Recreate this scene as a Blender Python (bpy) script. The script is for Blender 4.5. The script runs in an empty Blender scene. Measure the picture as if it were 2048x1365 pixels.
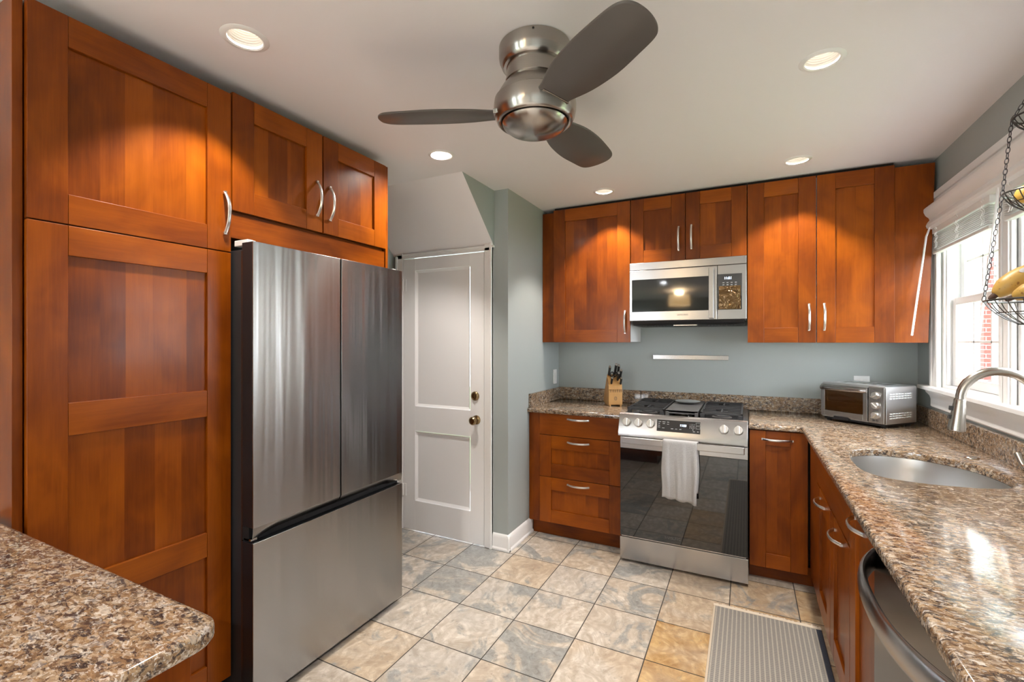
import bpy, bmesh, math, random
from mathutils import Vector, Matrix
random.seed(7)
C = bpy.context.scene.collection
S = bpy.context.scene
PI = math.pi

# ------------------------------------------------------------------ camera, world, exposure
cam_d = bpy.data.cameras.new('camera')
cam = bpy.data.objects.new('camera', cam_d); C.objects.link(cam)
cam_d.sensor_width = 36.0
cam_d.lens = 930.0 / 2048.0 * 36.0
cam_d.clip_start = 0.02
cam.location = (0, 0, 1.42)
cam.rotation_euler = (PI / 2, 0, math.atan(468 / 930.0))
S.camera = cam
S.view_settings.view_transform = 'Standard'
S.view_settings.look = 'None'
S.view_settings.gamma = 1
S.view_settings.use_curve_mapping = False
S.view_settings.exposure = 1.28
W = bpy.data.worlds.new('overcast_sky'); S.world = W
W.use_nodes = True
wb = W.node_tree.nodes['Background']
wb.inputs['Color'].default_value = (0.86, 0.93, 1.0, 1)
wb.inputs["Strength"].default_value = 8.0
CAN_POWER = 7.5        # each recessed ceiling lamp
CAN_COLOR = (1.0, 0.92, 0.83)
CAN_GLOW = 1.3
PENDANT_POWER = 35.0
FILL_POWER = 126.0     # each added fill lamp of the unseen dining end

# ------------------------------------------------------------------ materials
class NT:
    def __init__(s, name):
        s.m = bpy.data.materials.new(name); s.m.use_nodes = True
        s.t = s.m.node_tree; s.b = s.t.nodes['Principled BSDF']; s.out = s.t.nodes['Material Output']
    def n(s, typ, **kw):
        nd = s.t.nodes.new(typ)
        for k, v in kw.items():
            if k in nd.inputs.keys() and not hasattr(nd, k): nd.inputs[k].default_value = v
            else: setattr(nd, k, v)
        return nd
    def l(s, a, b): s.t.links.new(a, b)
    def val(s, sock, v):
        if hasattr(v, 'is_output') or isinstance(v, bpy.types.NodeSocket): s.l(v, sock)
        else: sock.default_value = v
    def math(s, op, a, b=0.0, clamp=False):
        nd = s.t.nodes.new('ShaderNodeMath'); nd.operation = op; nd.use_clamp = clamp
        s.val(nd.inputs[0], a); s.val(nd.inputs[1], b); return nd.outputs[0]
    def mix(s, f, a, b, blend='MIX'):
        nd = s.t.nodes.new('ShaderNodeMix'); nd.data_type = 'RGBA'; nd.blend_type = blend
        s.val(nd.inputs[0], f); s.val(nd.inputs[6], a if not isinstance(a, tuple) else a + ((1,) if len(a) == 3 else ()))
        s.val(nd.inputs[7], b if not isinstance(b, tuple) else b + ((1,) if len(b) == 3 else ()))
        return nd.outputs[2]
    def ramp(s, f, stops, interp='LINEAR'):
        nd = s.t.nodes.new('ShaderNodeValToRGB'); cr = nd.color_ramp; cr.interpolation = interp
        while len(cr.elements) < len(stops): cr.elements.new(0.5)
        for e, (p, c) in zip(cr.elements, stops):
            e.position = p; e.color = tuple(c) + ((1,) if len(c) == 3 else ())
        s.val(nd.inputs[0], f); return nd.outputs[0]
    def coords(s, scale=(1, 1, 1), which='Object', off=None):
        tc = s.t.nodes.new('ShaderNodeTexCoord'); mp = s.t.nodes.new('ShaderNodeMapping')
        v = tc.outputs[which]
        if off is not None:
            ad = s.t.nodes.new('ShaderNodeVectorMath'); ad.operation = 'ADD'
            s.l(v, ad.inputs[0]); s.l(off, ad.inputs[1]); v = ad.outputs[0]
        s.l(v, mp.inputs[0]); mp.inputs['Scale'].default_value = scale
        return mp.outputs[0]
    def noise(s, vec, scale, detail=4, rough=0.55, dist=0.0):
        nd = s.t.nodes.new('ShaderNodeTexNoise'); s.l(vec, nd.inputs['Vector'])
        nd.inputs['Scale'].default_value = scale; nd.inputs['Detail'].default_value = detail
        nd.inputs['Roughness'].default_value = rough; nd.inputs['Distortion'].default_value = dist
        return nd.outputs['Fac']
    def attr(s, name):
        nd = s.t.nodes.new('ShaderNodeAttribute'); nd.attribute_name = name; return nd.outputs['Fac']
    def bump(s, h, strength=0.2, dist=0.002):
        nd = s.t.nodes.new('ShaderNodeBump'); s.l(h, nd.inputs['Height'])
        nd.inputs['Strength'].default_value = strength; nd.inputs['Distance'].default_value = dist
        s.l(nd.outputs[0], s.b.inputs['Normal'])
    def set(s, **kw):
        for k, v in kw.items():
            s.val(s.b.inputs[k.replace('_', ' ')], v if not (isinstance(v, tuple) and len(v) == 3) else v + (1,))
        return s

def plain(name, col, rough=0.5, metal=0.0, spec=0.5, **kw):
    a = NT(name); a.set(Base_Color=col, Roughness=rough, Metallic=metal)
    a.b.inputs['Specular IOR Level'].default_value = spec
    for k, v in kw.items(): a.b.inputs[k.replace('_', ' ')].default_value = v
    return a.m

def paint(name, col, rough=0.55, var=0.03):
    a = NT(name)
    v = a.coords()
    f = a.noise(v, 1.3, 3)
    c = a.mix(f, tuple(x * (1 - var) for x in col), tuple(min(1, x * (1 + var)) for x in col))
    a.set(Base_Color=c, Roughness=rough)
    a.bump(a.noise(v, 420, 2), 0.06, 0.001)
    return a.m

def wood(name, direction):
    a = NT(name)
    tone = a.attr('tone')
    off = a.n('ShaderNodeCombineXYZ')
    a.l(a.math('MULTIPLY', tone, 17.3), off.inputs[0]); a.l(a.math('MULTIPLY', tone, 5.1), off.inputs[1]); a.l(a.math('MULTIPLY', tone, 29.7), off.inputs[2])
    st = {'v': (60, 60, 2.2), 'h': (2.2, 60, 60)}[direction]
    bl = {'v': (6, 6, 3.4), 'h': (3.4, 6, 6)}[direction]
    grain = a.noise(a.coords(st, off=off.outputs[0]), 1.0, 6, 0.6, 0.6)
    blotch = a.noise(a.coords(bl, off=off.outputs[0]), 1.0, 3, 0.5, 0.8)
    fleck = a.noise(a.coords(tuple(x * 5 for x in st), off=off.outputs[0]), 1.0, 2, 0.5)
    f = a.math('ADD', a.math('MULTIPLY', grain, 0.20), a.math('MULTIPLY', blotch, 0.58))
    f = a.math('ADD', f, a.math('MULTIPLY', a.math('SUBTRACT', tone, 0.5), 0.40))
    f = a.math('ADD', f, a.math('MULTIPLY', fleck, 0.12))
    col = a.ramp(f, [(0.20, (0.090, 0.0160, 0.0010)), (0.42, (0.200, 0.0410, 0.0010)), (0.62, (0.310, 0.072, 0.0018)), (0.86, (0.44, 0.122, 0.0045))])
    a.set(Base_Color=col, Roughness=a.math('ADD', 0.27, a.math('MULTIPLY', grain, 0.12)))
    a.b.inputs['Specular IOR Level'].default_value = 0.22
    a.b.inputs['Coat Weight'].default_value = 0.07
    a.b.inputs['Coat Roughness'].default_value = 0.12
    a.bump(grain, 0.05, 0.0006)
    return a.m

def steel(name, col=(0.47, 0.455, 0.44), rough=0.25, aniso=0.65, rot=0.25, wave=0.0):
    a = NT(name)
    a.set(Base_Color=col, Metallic=1.0, Roughness=rough)
    a.b.inputs['Anisotropic'].default_value = aniso
    a.b.inputs['Anisotropic Rotation'].default_value = rot
    tg = a.n('ShaderNodeTangent'); tg.direction_type = 'RADIAL'; tg.axis = 'Z'
    a.l(tg.outputs[0], a.b.inputs['Tangent'])
    if wave: a.bump(a.noise(a.coords((7, 1, .25)), 1.0, 3, 0.5), wave, 0.02)
    return a.m

def granite(name):
    a = NT(name)
    v = a.coords((0.62, 1.05, 1.05))
    wob = a.n('ShaderNodeTexNoise', Scale=75.0, Detail=4.0); a.l(v, wob.inputs['Vector'])
    mixv = a.n('ShaderNodeVectorMath'); mixv.operation = 'MULTIPLY_ADD'
    a.l(wob.outputs['Color'], mixv.inputs[0]); mixv.inputs[1].default_value = (0.026, 0.026, 0.026); a.l(v, mixv.inputs[2])
    def cells(scale, stops):
        vo = a.n('ShaderNodeTexVoronoi', Scale=scale); a.l(mixv.outputs[0], vo.inputs['Vector'])
        sp = a.n('ShaderNodeSeparateColor'); a.l(vo.outputs['Color'], sp.inputs[0])
        return a.ramp(sp.outputs[0], stops, 'CONSTANT')
    c1 = cells(100.0, [(0.0, (0.020, 0.018, 0.020)), (0.13, (0.070, 0.046, 0.034)), (0.27, (0.19, 0.112, 0.062)), (0.45, (0.29, 0.175, 0.088)), (0.62, (0.38, 0.27, 0.17)), (0.80, (0.58, 0.50, 0.41)), (0.93, (0.24, 0.225, 0.22))])
    c2 = cells(240.0, [(0.0, (0.025, 0.022, 0.024)), (0.14, (0.15, 0.092, 0.055)), (0.40, (0.28, 0.18, 0.10)), (0.66, (0.43, 0.33, 0.23)), (0.86, (0.62, 0.55, 0.48))])
    base = a.mix(0.42, c1, c2)
    big = a.noise(v, 8.0, 4, 0.65, 0.8)
    base = a.mix(a.ramp(big, [(0.44, (0, 0, 0)), (0.64, (0.75, 0.75, 0.75))]), base, a.mix(0.5, c2, (0.20, 0.11, 0.048)))
    v2 = a.noise(v, 44.0, 6, 0.78, 1.0)
    base = a.mix(a.math('MULTIPLY', a.ramp(v2, [(0.41, (1, 1, 1)), (0.455, (0, 0, 0))]), 0.88), base, (0.028, 0.024, 0.027))
    v3 = a.noise(v, 80.0, 5, 0.7, 0.8)
    base = a.mix(a.math('MULTIPLY', a.ramp(v3, [(0.60, (0, 0, 0)), (0.66, (1, 1, 1))]), 0.75), base, (0.64, 0.58, 0.51))
    a.set(Base_Color=base, Roughness=0.10)
    a.b.inputs['Specular IOR Level'].default_value = 0.6
    return a.m

def slate(name):
    a = NT(name)
    g = a.attr('grey'); o = a.attr('gold'); sd = a.attr('seed')
    off = a.n('ShaderNodeCombineXYZ')
    a.l(a.math('MULTIPLY', sd, 31.0), off.inputs[0]); a.l(a.math('MULTIPLY', sd, 77.0), off.inputs[1]); a.l(a.math('MULTIPLY', sd, 13.0), off.inputs[2])
    v = a.coords((1, 1, 1), off=off.outputs[0])
    big = a.noise(v, 2.2, 3, 0.5, 1.2)
    swirl = a.noise(v, 2.6, 9, 0.66, 2.2)
    swirl2 = a.noise(v, 5.0, 8, 0.66, 3.4)
    fine = a.noise(v, 26.0, 7, 0.78, 1.0)
    wv = a.n('ShaderNodeTexWave', Scale=6.0, Distortion=16.0, Detail=5.0); wv.inputs['Detail Scale'].default_value = 0.8; wv.inputs['Detail Roughness'].default_value = 0.6
    a.l(v, wv.inputs['Vector'])
    vein = a.ramp(wv.outputs['Fac'], [(0.25, (0, 0, 0)), (0.75, (1, 1, 1))])
    cr = a.ramp(swirl2, [(0.33, (0, 0, 0)), (0.66, (1, 1, 1))])
    cream = a.mix(cr, (0.33, 0.275, 0.215), (0.63, 0.565, 0.49))
    cream = a.mix(a.math('MULTIPLY', vein, 0.42), cream, (0.36, 0.30, 0.235))
    gold = a.mix(cr, (0.29, 0.155, 0.055), (0.58, 0.40, 0.19))
    gold = a.mix(a.math('MULTIPLY', vein, 0.40), gold, (0.36, 0.205, 0.085))
    grey = a.mix(a.ramp(fine, [(0.30, (0, 0, 0)), (0.70, (1, 1, 1))]), (0.115, 0.122, 0.118), (0.33, 0.335, 0.325))
    fo = a.math('ADD', a.math('MULTIPLY', a.math('SUBTRACT', big, 0.44), 1.6), o, True)
    c = a.mix(fo, cream, gold)
    lg = a.math('ADD', a.math('MULTIPLY', a.math('SUBTRACT', big, 0.47), 2.4), g, True)
    c = a.mix(a.math('MULTIPLY', lg, 0.5), c, (0.345, 0.34, 0.33))
    fg = a.math('ADD', a.math('MULTIPLY', a.math('SUBTRACT', swirl, 0.5), 3.2), a.math('MULTIPLY', g, 1.7))
    fg2 = a.ramp(fg, [(0.26, (0, 0, 0)), (0.42, (0.45, 0.45, 0.45)), (0.47, (0.8, 0.8, 0.8)), (0.9, (1, 1, 1))])
    c = a.mix(a.math('MULTIPLY', fg2, 0.9), c, grey)
    c = a.mix(a.ramp(fine, [(0.30, (0.75, 0.75, 0.75)), (0.43, (0, 0, 0))]), c, (0.16, 0.145, 0.13))
    a.set(Base_Color=c, Roughness=a.math('ADD', 0.28, a.math('MULTIPLY', fine, 0.2)))
    a.bump(a.math('ADD', a.math('MULTIPLY', swirl2, 1.0), a.math('MULTIPLY', fine, 0.35)), 0.22, 0.004)
    return a.m

def glassy(name, tint=(1, 1, 1), clear=0.92):
    a = NT(name)
    tr = a.n('ShaderNodeBsdfTransparent'); tr.inputs[0].default_value = tint + (1,)
    gl = a.n('ShaderNodeBsdfGlossy'); gl.inputs['Roughness'].default_value = 0.02
    lw = a.n('ShaderNodeLayerWeight'); lw.inputs['Blend'].default_value = 0.5
    fr = a.math('ADD', 0.04, a.math('MULTIPLY', a.math('POWER', lw.outputs['Facing'], 5.0), 0.9))
    mx = a.n('ShaderNodeMixShader')
    a.l(fr, mx.inputs[0]); a.l(tr.outputs[0], mx.inputs[1]); a.l(gl.outputs[0], mx.inputs[2])
    a.l(mx.outputs[0], a.out.inputs[0])
    return a.m

def emit(name, col, st):
    a = NT(name)
    a.set(Base_Color=(0.8, 0.8, 0.8), Roughness=0.5)
    a.b.inputs['Emission Color'].default_value = col + (1,); a.b.inputs['Emission Strength'].default_value = st
    return a.m

def rugmat(name):
    a = NT(name)
    tc = a.n('ShaderNodeTexCoord'); sep = a.n('ShaderNodeSeparateXYZ'); a.l(tc.outputs['Object'], sep.inputs[0])
    v = a.coords()
    st = a.math('FRACT', a.math('MULTIPLY', sep.outputs[0], 1 / 0.0192))
    line = a.math('GREATER_THAN', st, 0.70)
    wv = a.math('FRACT', a.math('MULTIPLY', sep.outputs[1], 1 / 0.0125))
    wv = a.math('GREATER_THAN', wv, 0.22)
    n = a.noise(a.coords((30, 90, 30)), 3.0, 4, 0.7)
    n2 = a.noise(v, 500, 2, 0.6)
    dk = a.mix(n, (0.035, 0.042, 0.060), (0.20, 0.20, 0.20))
    dk = a.mix(a.math('MULTIPLY', wv, 0.6), (0.36, 0.33, 0.29), dk)
    c = a.mix(a.math('MULTIPLY', a.math('MULTIPLY', line, a.math('ADD', 0.35, a.math('MULTIPLY', wv, 0.65))), a.math('ADD', 0.25, a.math('MULTIPLY', n, 1.1)), True), dk, (0.46, 0.42, 0.35))
    nav = a.math('GREATER_THAN', sep.outputs[0], 0.462)
    c = a.mix(nav, c, a.mix(n, (0.018, 0.024, 0.045), (0.05, 0.06, 0.09)))
    lft = a.math('LESS_THAN', sep.outputs[0], 0.010)
    c = a.mix(lft, c, (0.60, 0.50, 0.38))
    c = a.mix(a.math('MULTIPLY', n2, 0.3), c, (0.2, 0.19, 0.18))
    a.set(Base_Color=c, Roughness=0.95)
    a.b.inputs['Specular IOR Level'].default_value = 0.1
    a.bump(a.math('ADD', st, n2), 0.5, 0.003)
    return a.m

def brick(name, c1, c2, mortar, scale):
    a = NT(name)
    br = a.n('ShaderNodeTexBrick', Scale=scale)
    br.inputs['Color1'].default_value = c1 + (1,); br.inputs['Color2'].default_value = c2 + (1,); br.inputs['Mortar'].default_value = mortar + (1,)
    tc = a.n('ShaderNodeTexCoord'); mp = a.n('ShaderNodeMapping'); mp.inputs['Rotation'].default_value = (PI / 2, 0, 0)
    a.l(tc.outputs['Object'], mp.inputs[0]); a.l(mp.outputs[0], br.inputs['Vector'])
    a.set(Base_Color=br.outputs[0], Roughness=0.85)
    return a.m

M = {}
M['wood_v'] = wood('birch_vertical', 'v')
M['wood_h'] = wood('birch_horizontal', 'h')
M['wall'] = paint('wall_paint', (0.362, 0.395, 0.383), 0.5)
M['ceil'] = paint('ceiling_paint', (0.86, 0.83, 0.84), 0.7, 0.01)
M['white'] = paint('trim_paint', (0.83, 0.82, 0.81), 0.35, 0.01)
M['doorwhite'] = paint('door_paint', (0.86, 0.85, 0.85), 0.5, 0.01)
M['melamine'] = plain('white_melamine', (0.78, 0.77, 0.75), 0.4)
M['steel'] = steel('brushed_steel', (0.405, 0.39, 0.385), 0.25, 0.75, 0.25)
M['steel_fridge'] = steel('fridge_steel', (0.365, 0.362, 0.36), 0.25, 0.9, 0.25, .28)
M['steel_dark'] = steel('dark_steel', (0.22, 0.21, 0.205), 0.25, 0.5)
M['sink'] = steel('sink_steel', (0.55, 0.545, 0.54), 0.36, 0.3)
M['nickel'] = steel('brushed_nickel', (0.46, 0.43, 0.39), 0.27, 0.3)
M['fan'] = steel('fan_nickel', (0.40, 0.37, 0.34), 0.24, 0.8, 0.25)
M['handle'] = steel('handle_nickel', (0.72, 0.70, 0.68), 0.30, 0.0)
M['blade'] = plain('blade_grey', (0.105, 0.092, 0.083), 0.42)
M['bladeedge'] = M['blade']
M['granite'] = granite('granite')
M['slate'] = slate('slate_tile')
M['grout'] = plain('grout', (0.055, 0.048, 0.042), 0.9)
M['black'] = plain('black_plastic', (0.012, 0.012, 0.014), 0.42)
M['charcoal'] = plain('charcoal_enamel', (0.030, 0.031, 0.034), 0.45)
M['iron'] = plain('cast_iron', (0.022, 0.022, 0.024), 0.5)
M['griddle'] = plain('griddle_iron', (0.075, 0.072, 0.072), 0.45)
M['enamel'] = plain('cooktop_enamel', (0.018, 0.018, 0.020), 0.18)
M['blackglass'] = plain('black_glass', (0.008, 0.008, 0.009), 0.03, 0, 0.5, IOR=1.75)
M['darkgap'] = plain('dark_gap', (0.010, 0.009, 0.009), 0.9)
M['knob'] = steel('knob_steel', (0.80, 0.79, 0.77), 0.30, 0.0)
M['brass'] = plain('antique_brass', (0.30, 0.22, 0.12), 0.28, 1.0)
M['plate'] = plain('switch_plate', (0.80, 0.80, 0.79), 0.35)
M['led'] = emit('display_digits', (0.55, 0.72, 1.0), 4.0)
M['print'] = plain('pale_print', (0.45, 0.46, 0.47), 0.5)
M['printdark'] = plain('grey_print', (0.10, 0.10, 0.10), 0.5)
M['towel'] = None
M['bulb'] = emit('lamp_face', (1.0, 0.84, 0.62), CAN_GLOW)
M['baffle'] = plain('white_baffle', (0.82, 0.80, 0.78), 0.45)
M['glass'] = glassy('window_glass')
M['ovenglass'] = glassy('oven_glass', (0.62, 0.48, 0.30))
M['chain'] = plain('dark_chain', (0.06, 0.055, 0.06), 0.4, 0.8)
M['wire'] = plain('basket_wire', (0.10, 0.095, 0.09), 0.35, 0.9)
M['slat'] = plain('blind_slat', (0.80, 0.79, 0.77), 0.45)
M['blockwood'] = None
M['slat_shaded'] = plain('blind_slat_shaded', (0.62, 0.60, 0.57), 0.45)  # darker copy of the white slat, shade between slats put into its colour
M['rug'] = rugmat('woven_rug')
M['fringe'] = plain('cream_fringe', (0.66, 0.57, 0.46), 0.95)
M['shade'] = emit('lamp_shade', (1.0, 0.60, 0.22), 4.0)
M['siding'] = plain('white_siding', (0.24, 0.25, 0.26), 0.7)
M['brick'] = brick('red_brick', (0.16, 0.04, 0.03), (0.11, 0.03, 0.025), (0.2, 0.18, 0.17), 4.5)
M['tanbrick'] = brick('tan_brick', (0.52, 0.36, 0.25), (0.44, 0.29, 0.2), (0.6, 0.55, 0.5), 4.5)
M['greenmetal'] = plain('green_flashing', (0.16, 0.33, 0.25), 0.6)
M['lawn'] = plain('lawn', (0.12, 0.20, 0.06), 0.9)

a = NT('terry_towel'); v = a.coords()
n = a.noise(v, 260, 4, 0.7); n2 = a.noise(v, 18, 3)
a.set(Base_Color=a.mix(n, (0.36, 0.35, 0.345), (0.60, 0.585, 0.575)), Roughness=0.95); a.b.inputs['Specular IOR Level'].default_value = 0.1
a.bump(n, 0.6, 0.004); M['towel'] = a.m
a = NT('knife_block_wood'); g = a.noise(a.coords((40, 40, 3)), 1.0, 5, 0.6)
a.set(Base_Color=a.mix(g, (0.50, 0.25, 0.075), (0.68, 0.39, 0.15)), Roughness=0.4); M['blockwood'] = a.m
a = NT('banana_skin'); v = a.coords(); n = a.noise(v, 14, 4, 0.6)
c = a.mix(n, (0.40, 0.22, 0.045), (0.56, 0.36, 0.09))
c = a.mix(a.ramp(a.noise(v, 90, 3), [(0.62, (0, 0, 0)), (0.70, (1, 1, 1))]), c, (0.25, 0.12, 0.03))
a.set(Base_Color=c, Roughness=0.45); M['banana'] = a.m
M['bananatip'] = plain('banana_tip', (0.06, 0.025, 0.012), 0.7)
M['sticker'] = plain('fruit_sticker', (0.42, 0.42, 0.44), 0.4)
a = NT('apple_skin'); n = a.noise(a.coords((8, 8, 30)), 1.0, 4)
a.set(Base_Color=a.mix(n, (0.30, 0.02, 0.012), (0.46, 0.10, 0.03)), Roughness=0.3); M['apple'] = a.m
a = NT('lemon_skin'); n = a.noise(a.coords(), 120, 2)
a.set(Base_Color=a.mix(n, (0.70, 0.42, 0.07), (0.80, 0.52, 0.12)), Roughness=0.45); a.bump(n, 0.3, 0.002); M['orange'] = a.m
a = NT('protective_film'); n = a.noise(a.coords(), 17, 2, 0.5, 1.0)
a.set(Base_Color=(0.13, 0.075, 0.03), Roughness=0.16, Metallic=0.6)  # warm reflections on the film are put into this brown base colour
a.bump(n, 0.8, 0.03); M['film'] = a.m
M['microglass'] = plain('microwave_glass', (0.006, 0.006, 0.007), 0.05, 0, 0.5)

# ------------------------------------------------------------------ mesh builder
class MB:
    def __init__(s): s.v = []; s.f = []; s.m = []; s.t = []
    def add(s, vs, fs, m=0, t=0.5):
        b = len(s.v); s.v += [tuple(x) for x in vs]
        for f in fs: s.f.append([i + b for i in f]); s.m.append(m); s.t.append(t)
        return s
    def box(s, x0, x1, y0, y1, z0, z1, m=0, t=0.5):
        v = [(x, y, z) for z in (z0, z1) for y in (y0, y1) for x in (x0, x1)]
        return s.add(v, [(0, 2, 3, 1), (4, 5, 7, 6), (0, 1, 5, 4), (2, 6, 7, 3), (0, 4, 6, 2), (1, 3, 7, 5)], m, t)
    def obox(s, c, ax, ay, az, hx, hy, hz, m=0, t=0.5):
        c = Vector(c); ax = Vector(ax).normalized() * hx; ay = Vector(ay).normalized() * hy; az = Vector(az).normalized() * hz
        v = [c + i * ax + j * ay + k * az for k in (-1, 1) for j in (-1, 1) for i in (-1, 1)]
        return s.add(v, [(0, 2, 3, 1), (4, 5, 7, 6), (0, 1, 5, 4), (2, 6, 7, 3), (0, 4, 6, 2), (1, 3, 7, 5)], m, t)
    def strips(s, x0, x1, z0, z1, y, n, m=0, rnd=None, spread=0.5):
        """a flat panel facing -y made of n vertical staves"""
        rnd = rnd or random
        xs = [x0]
        for i in range(1, n): xs.append(x0 + (x1 - x0) * (i + rnd.uniform(-.18, .18)) / n)
        xs.append(x1); b = len(s.v)
        for x in xs: s.v += [(x, y, z0), (x, y, z1)]
        for i in range(n):
            s.f.append([b + 2 * i, b + 2 * i + 2, b + 2 * i + 3, b + 2 * i + 1]); s.m.append(m); s.t.append(0.5 + rnd.uniform(-.5, .5) * spread)
        return s
    def lathe(s, prof, c=(0, 0, 0), axis='Z', n=40, m=0, t=0.5):
        vs = []; fs = []
        for r, z in prof:
            for k in range(n):
                a = 2 * PI * k / n; p = (r * math.cos(a), r * math.sin(a), z)
                if axis == 'X': p = (p[2], p[0], p[1])
                elif axis == 'Y': p = (p[0], -p[2], p[1])
                vs.append((p[0] + c[0], p[1] + c[1], p[2] + c[2]))
        for i in range(len(prof) - 1):
            for k in range(n):
                a0 = i * n + k; a1 = i * n + (k + 1) % n
                fs.append((a0, a1, a1 + n, a0 + n))
        return s.add(vs, fs, m, t)
    def tube(s, pts, r, n=10, m=0, closed=False, flat=None, up=(0, 0, 1), t=0.5):
        pts = [Vector(p) for p in pts]; N = len(pts); vs = []; fs = []; prev = Vector(up)
        for i, p in enumerate(pts):
            if closed: d = pts[(i + 1) % N] - pts[i - 1]
            else: d = pts[min(i + 1, N - 1)] - pts[max(i - 1, 0)]
            d.normalize()
            u = prev - d * prev.dot(d)
            if u.length < 1e-5: u = d.orthogonal()
            u.normalize(); w = d.cross(u); prev = u
            ra = r[i] if isinstance(r, (list, tuple)) else r
            fu, fw = flat or (1, 1)
            for k in range(n):
                a = 2 * PI * k / n
                vs.append(p + u * (math.cos(a) * ra * fu) + w * (math.sin(a) * ra * fw))
        for i in range(N if closed else N - 1):
            j = (i + 1) % N
            for k in range(n):
                k2 = (k + 1) % n
                fs.append((i * n + k, j * n + k, j * n + k2, i * n + k2))
        if not closed:
            fs.append(tuple(range(n))); fs.append(tuple(reversed(range((N - 1) * n, N * n))))
        return s.add(vs, fs, m, t)
    def prism(s, poly, axis, a0, a1, m=0, t=0.5):
        """poly in the plane of the other two axes (cyclic order), swept along axis"""
        def P(p, a):
            return {'X': (a, p[0], p[1]), 'Y': (p[0], a, p[1]), 'Z': (p[0], p[1], a)}[axis]
        n = len(poly); vs = [P(p, a0) for p in poly] + [P(p, a1) for p in poly]
        fs = [tuple(range(n)), tuple(reversed(range(n, 2 * n)))] + [(i, i + n, (i + 1) % n + n, (i + 1) % n) for i in range(n)]
        return s.add(vs, fs, m, t)
    def build(s, name, mats, parent=None, loc=None, rotz=0.0, bevel=0.0, seg=2, angle=32, attrs=None):
        me = bpy.data.meshes.new(name); me.from_pydata(s.v, [], s.f)
        for mt in (mats if isinstance(mats, (list, tuple)) else [mats]): me.materials.append(mt)
        me.polygons.foreach_set('material_index', s.m)
        at = me.attributes.new('tone', 'FLOAT', 'FACE'); at.data.foreach_set('value', s.t)
        for k, vals in (attrs or {}).items():
            at = me.attributes.new(k, 'FLOAT', 'FACE'); at.data.foreach_set('value', vals)
        bm = bmesh.new(); bm.from_mesh(me); bmesh.ops.recalc_face_normals(bm, faces=bm.faces); bm.to_mesh(me); bm.free()
        me.shade_smooth(); me.set_sharp_from_angle(angle=math.radians(angle))
        o = bpy.data.objects.new(name, me); C.objects.link(o)
        if parent is not None: o.parent = parent
        if loc is not None: o.location = loc
        o.rotation_euler.z = rotz
        if bevel > 0:
            b = o.modifiers.new('edge', 'BEVEL'); b.width = bevel; b.segments = seg; b.limit_method = 'ANGLE'; b.angle_limit = math.radians(40); b.harden_normals = True
        return o

def tag(o, label, cat, group=None):
    o['label'] = label; o['category'] = cat
    if group: o['group'] = group
    return o
def thing(name, label, cat, loc=(0, 0, 0), rotz=0.0, group=None):
    o = bpy.data.objects.new(name, None); C.objects.link(o); o.empty_display_size = 0.05
    o.location = loc; o.rotation_euler.z = rotz
    return tag(o, label, cat, group)
def struct(o): o['kind'] = 'structure'; return o
def text(name, body, size, mat, parent, loc, rot=(PI / 2, 0, 0), align='CENTER', ext=0.0002):
    cu = bpy.data.curves.new(name, 'FONT'); cu.body = body; cu.size = size; cu.extrude = ext; cu.align_x = align; cu.align_y = 'CENTER'
    cu.materials.append(mat)
    tmp = bpy.data.objects.new(name, cu); C.objects.link(tmp)
    me = bpy.data.meshes.new_from_object(tmp.evaluated_get(bpy.context.evaluated_depsgraph_get()))
    bpy.data.objects.remove(tmp); bpy.data.curves.remove(cu); me.name = name
    o = bpy.data.objects.new(name, me); C.objects.link(o); o.parent = parent; o.location = loc; o.rotation_euler = rot
    return o

def offset_loop(pts, d):
    """move a closed loop by d to its left-hand inside (counter-clockwise loop shrinks for d > 0)"""
    out = []; n = len(pts)
    for i in range(n):
        p0, p1, p2 = Vector(pts[i - 1]), Vector(pts[i]), Vector(pts[(i + 1) % n])
        e1 = (p1 - p0).normalized(); e2 = (p2 - p1).normalized()
        n1 = Vector((-e1.y, e1.x)); n2 = Vector((-e2.y, e2.x)); b = n1 + n2
        k = d / max(0.35, 1 + n1.dot(n2))
        out.append(tuple(p1 + b * k))
    return out
def slab_mesh(mb, outer, holes, z0, z1, r=0.012, hr=0.006, m=0):
    """a slab with rounded upper edges and holes; outer is counter-clockwise, holes are clockwise seen from above"""
    def rings(loop, rad):
        st = [(0.0, z0 + (rad * 0.6 if rad else 0)), (0.0, z1 - rad)]
        if rad:
            st = [(rad * 0.35, z0), (0.0, z0 + rad * 0.5), (0.0, z1 - rad)]
            for k in (1, 2, 3): a = k * PI / 6; st.append((rad * (1 - math.cos(a)), z1 - rad + rad * math.sin(a)))
        else: st = [(0, z0), (0, z1)]
        return [(offset_loop(loop, d), z) for d, z in st]
    bm = bmesh.new(); tops = []; bots = []
    for loop, rad in [(outer, r)] + [(h, hr) for h in holes]:
        rg = rings(loop, rad); prev = None
        for pts, z in rg:
            cur = [bm.verts.new((p[0], p[1], z)) for p in pts]
            if prev:
                for i in range(len(cur)): bm.faces.new((prev[i], prev[(i + 1) % len(cur)], cur[(i + 1) % len(cur)], cur[i]))
            else: bots.append(cur)
            prev = cur
        tops.append(prev)
    for loops in (tops, bots):
        ed = []
        for lp in loops:
            for i in range(len(lp)):
                e = bm.edges.get((lp[i], lp[(i + 1) % len(lp)])) or bm.edges.new((lp[i], lp[(i + 1) % len(lp)])); ed.append(e)
        bmesh.ops.triangle_fill(bm, use_beauty=True, use_dissolve=False, edges=ed)
    bm.verts.index_update()
    mb.add([v.co[:] for v in bm.verts], [[v.index for v in f.verts] for f in bm.faces], m); bm.free()
    return mb
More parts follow.
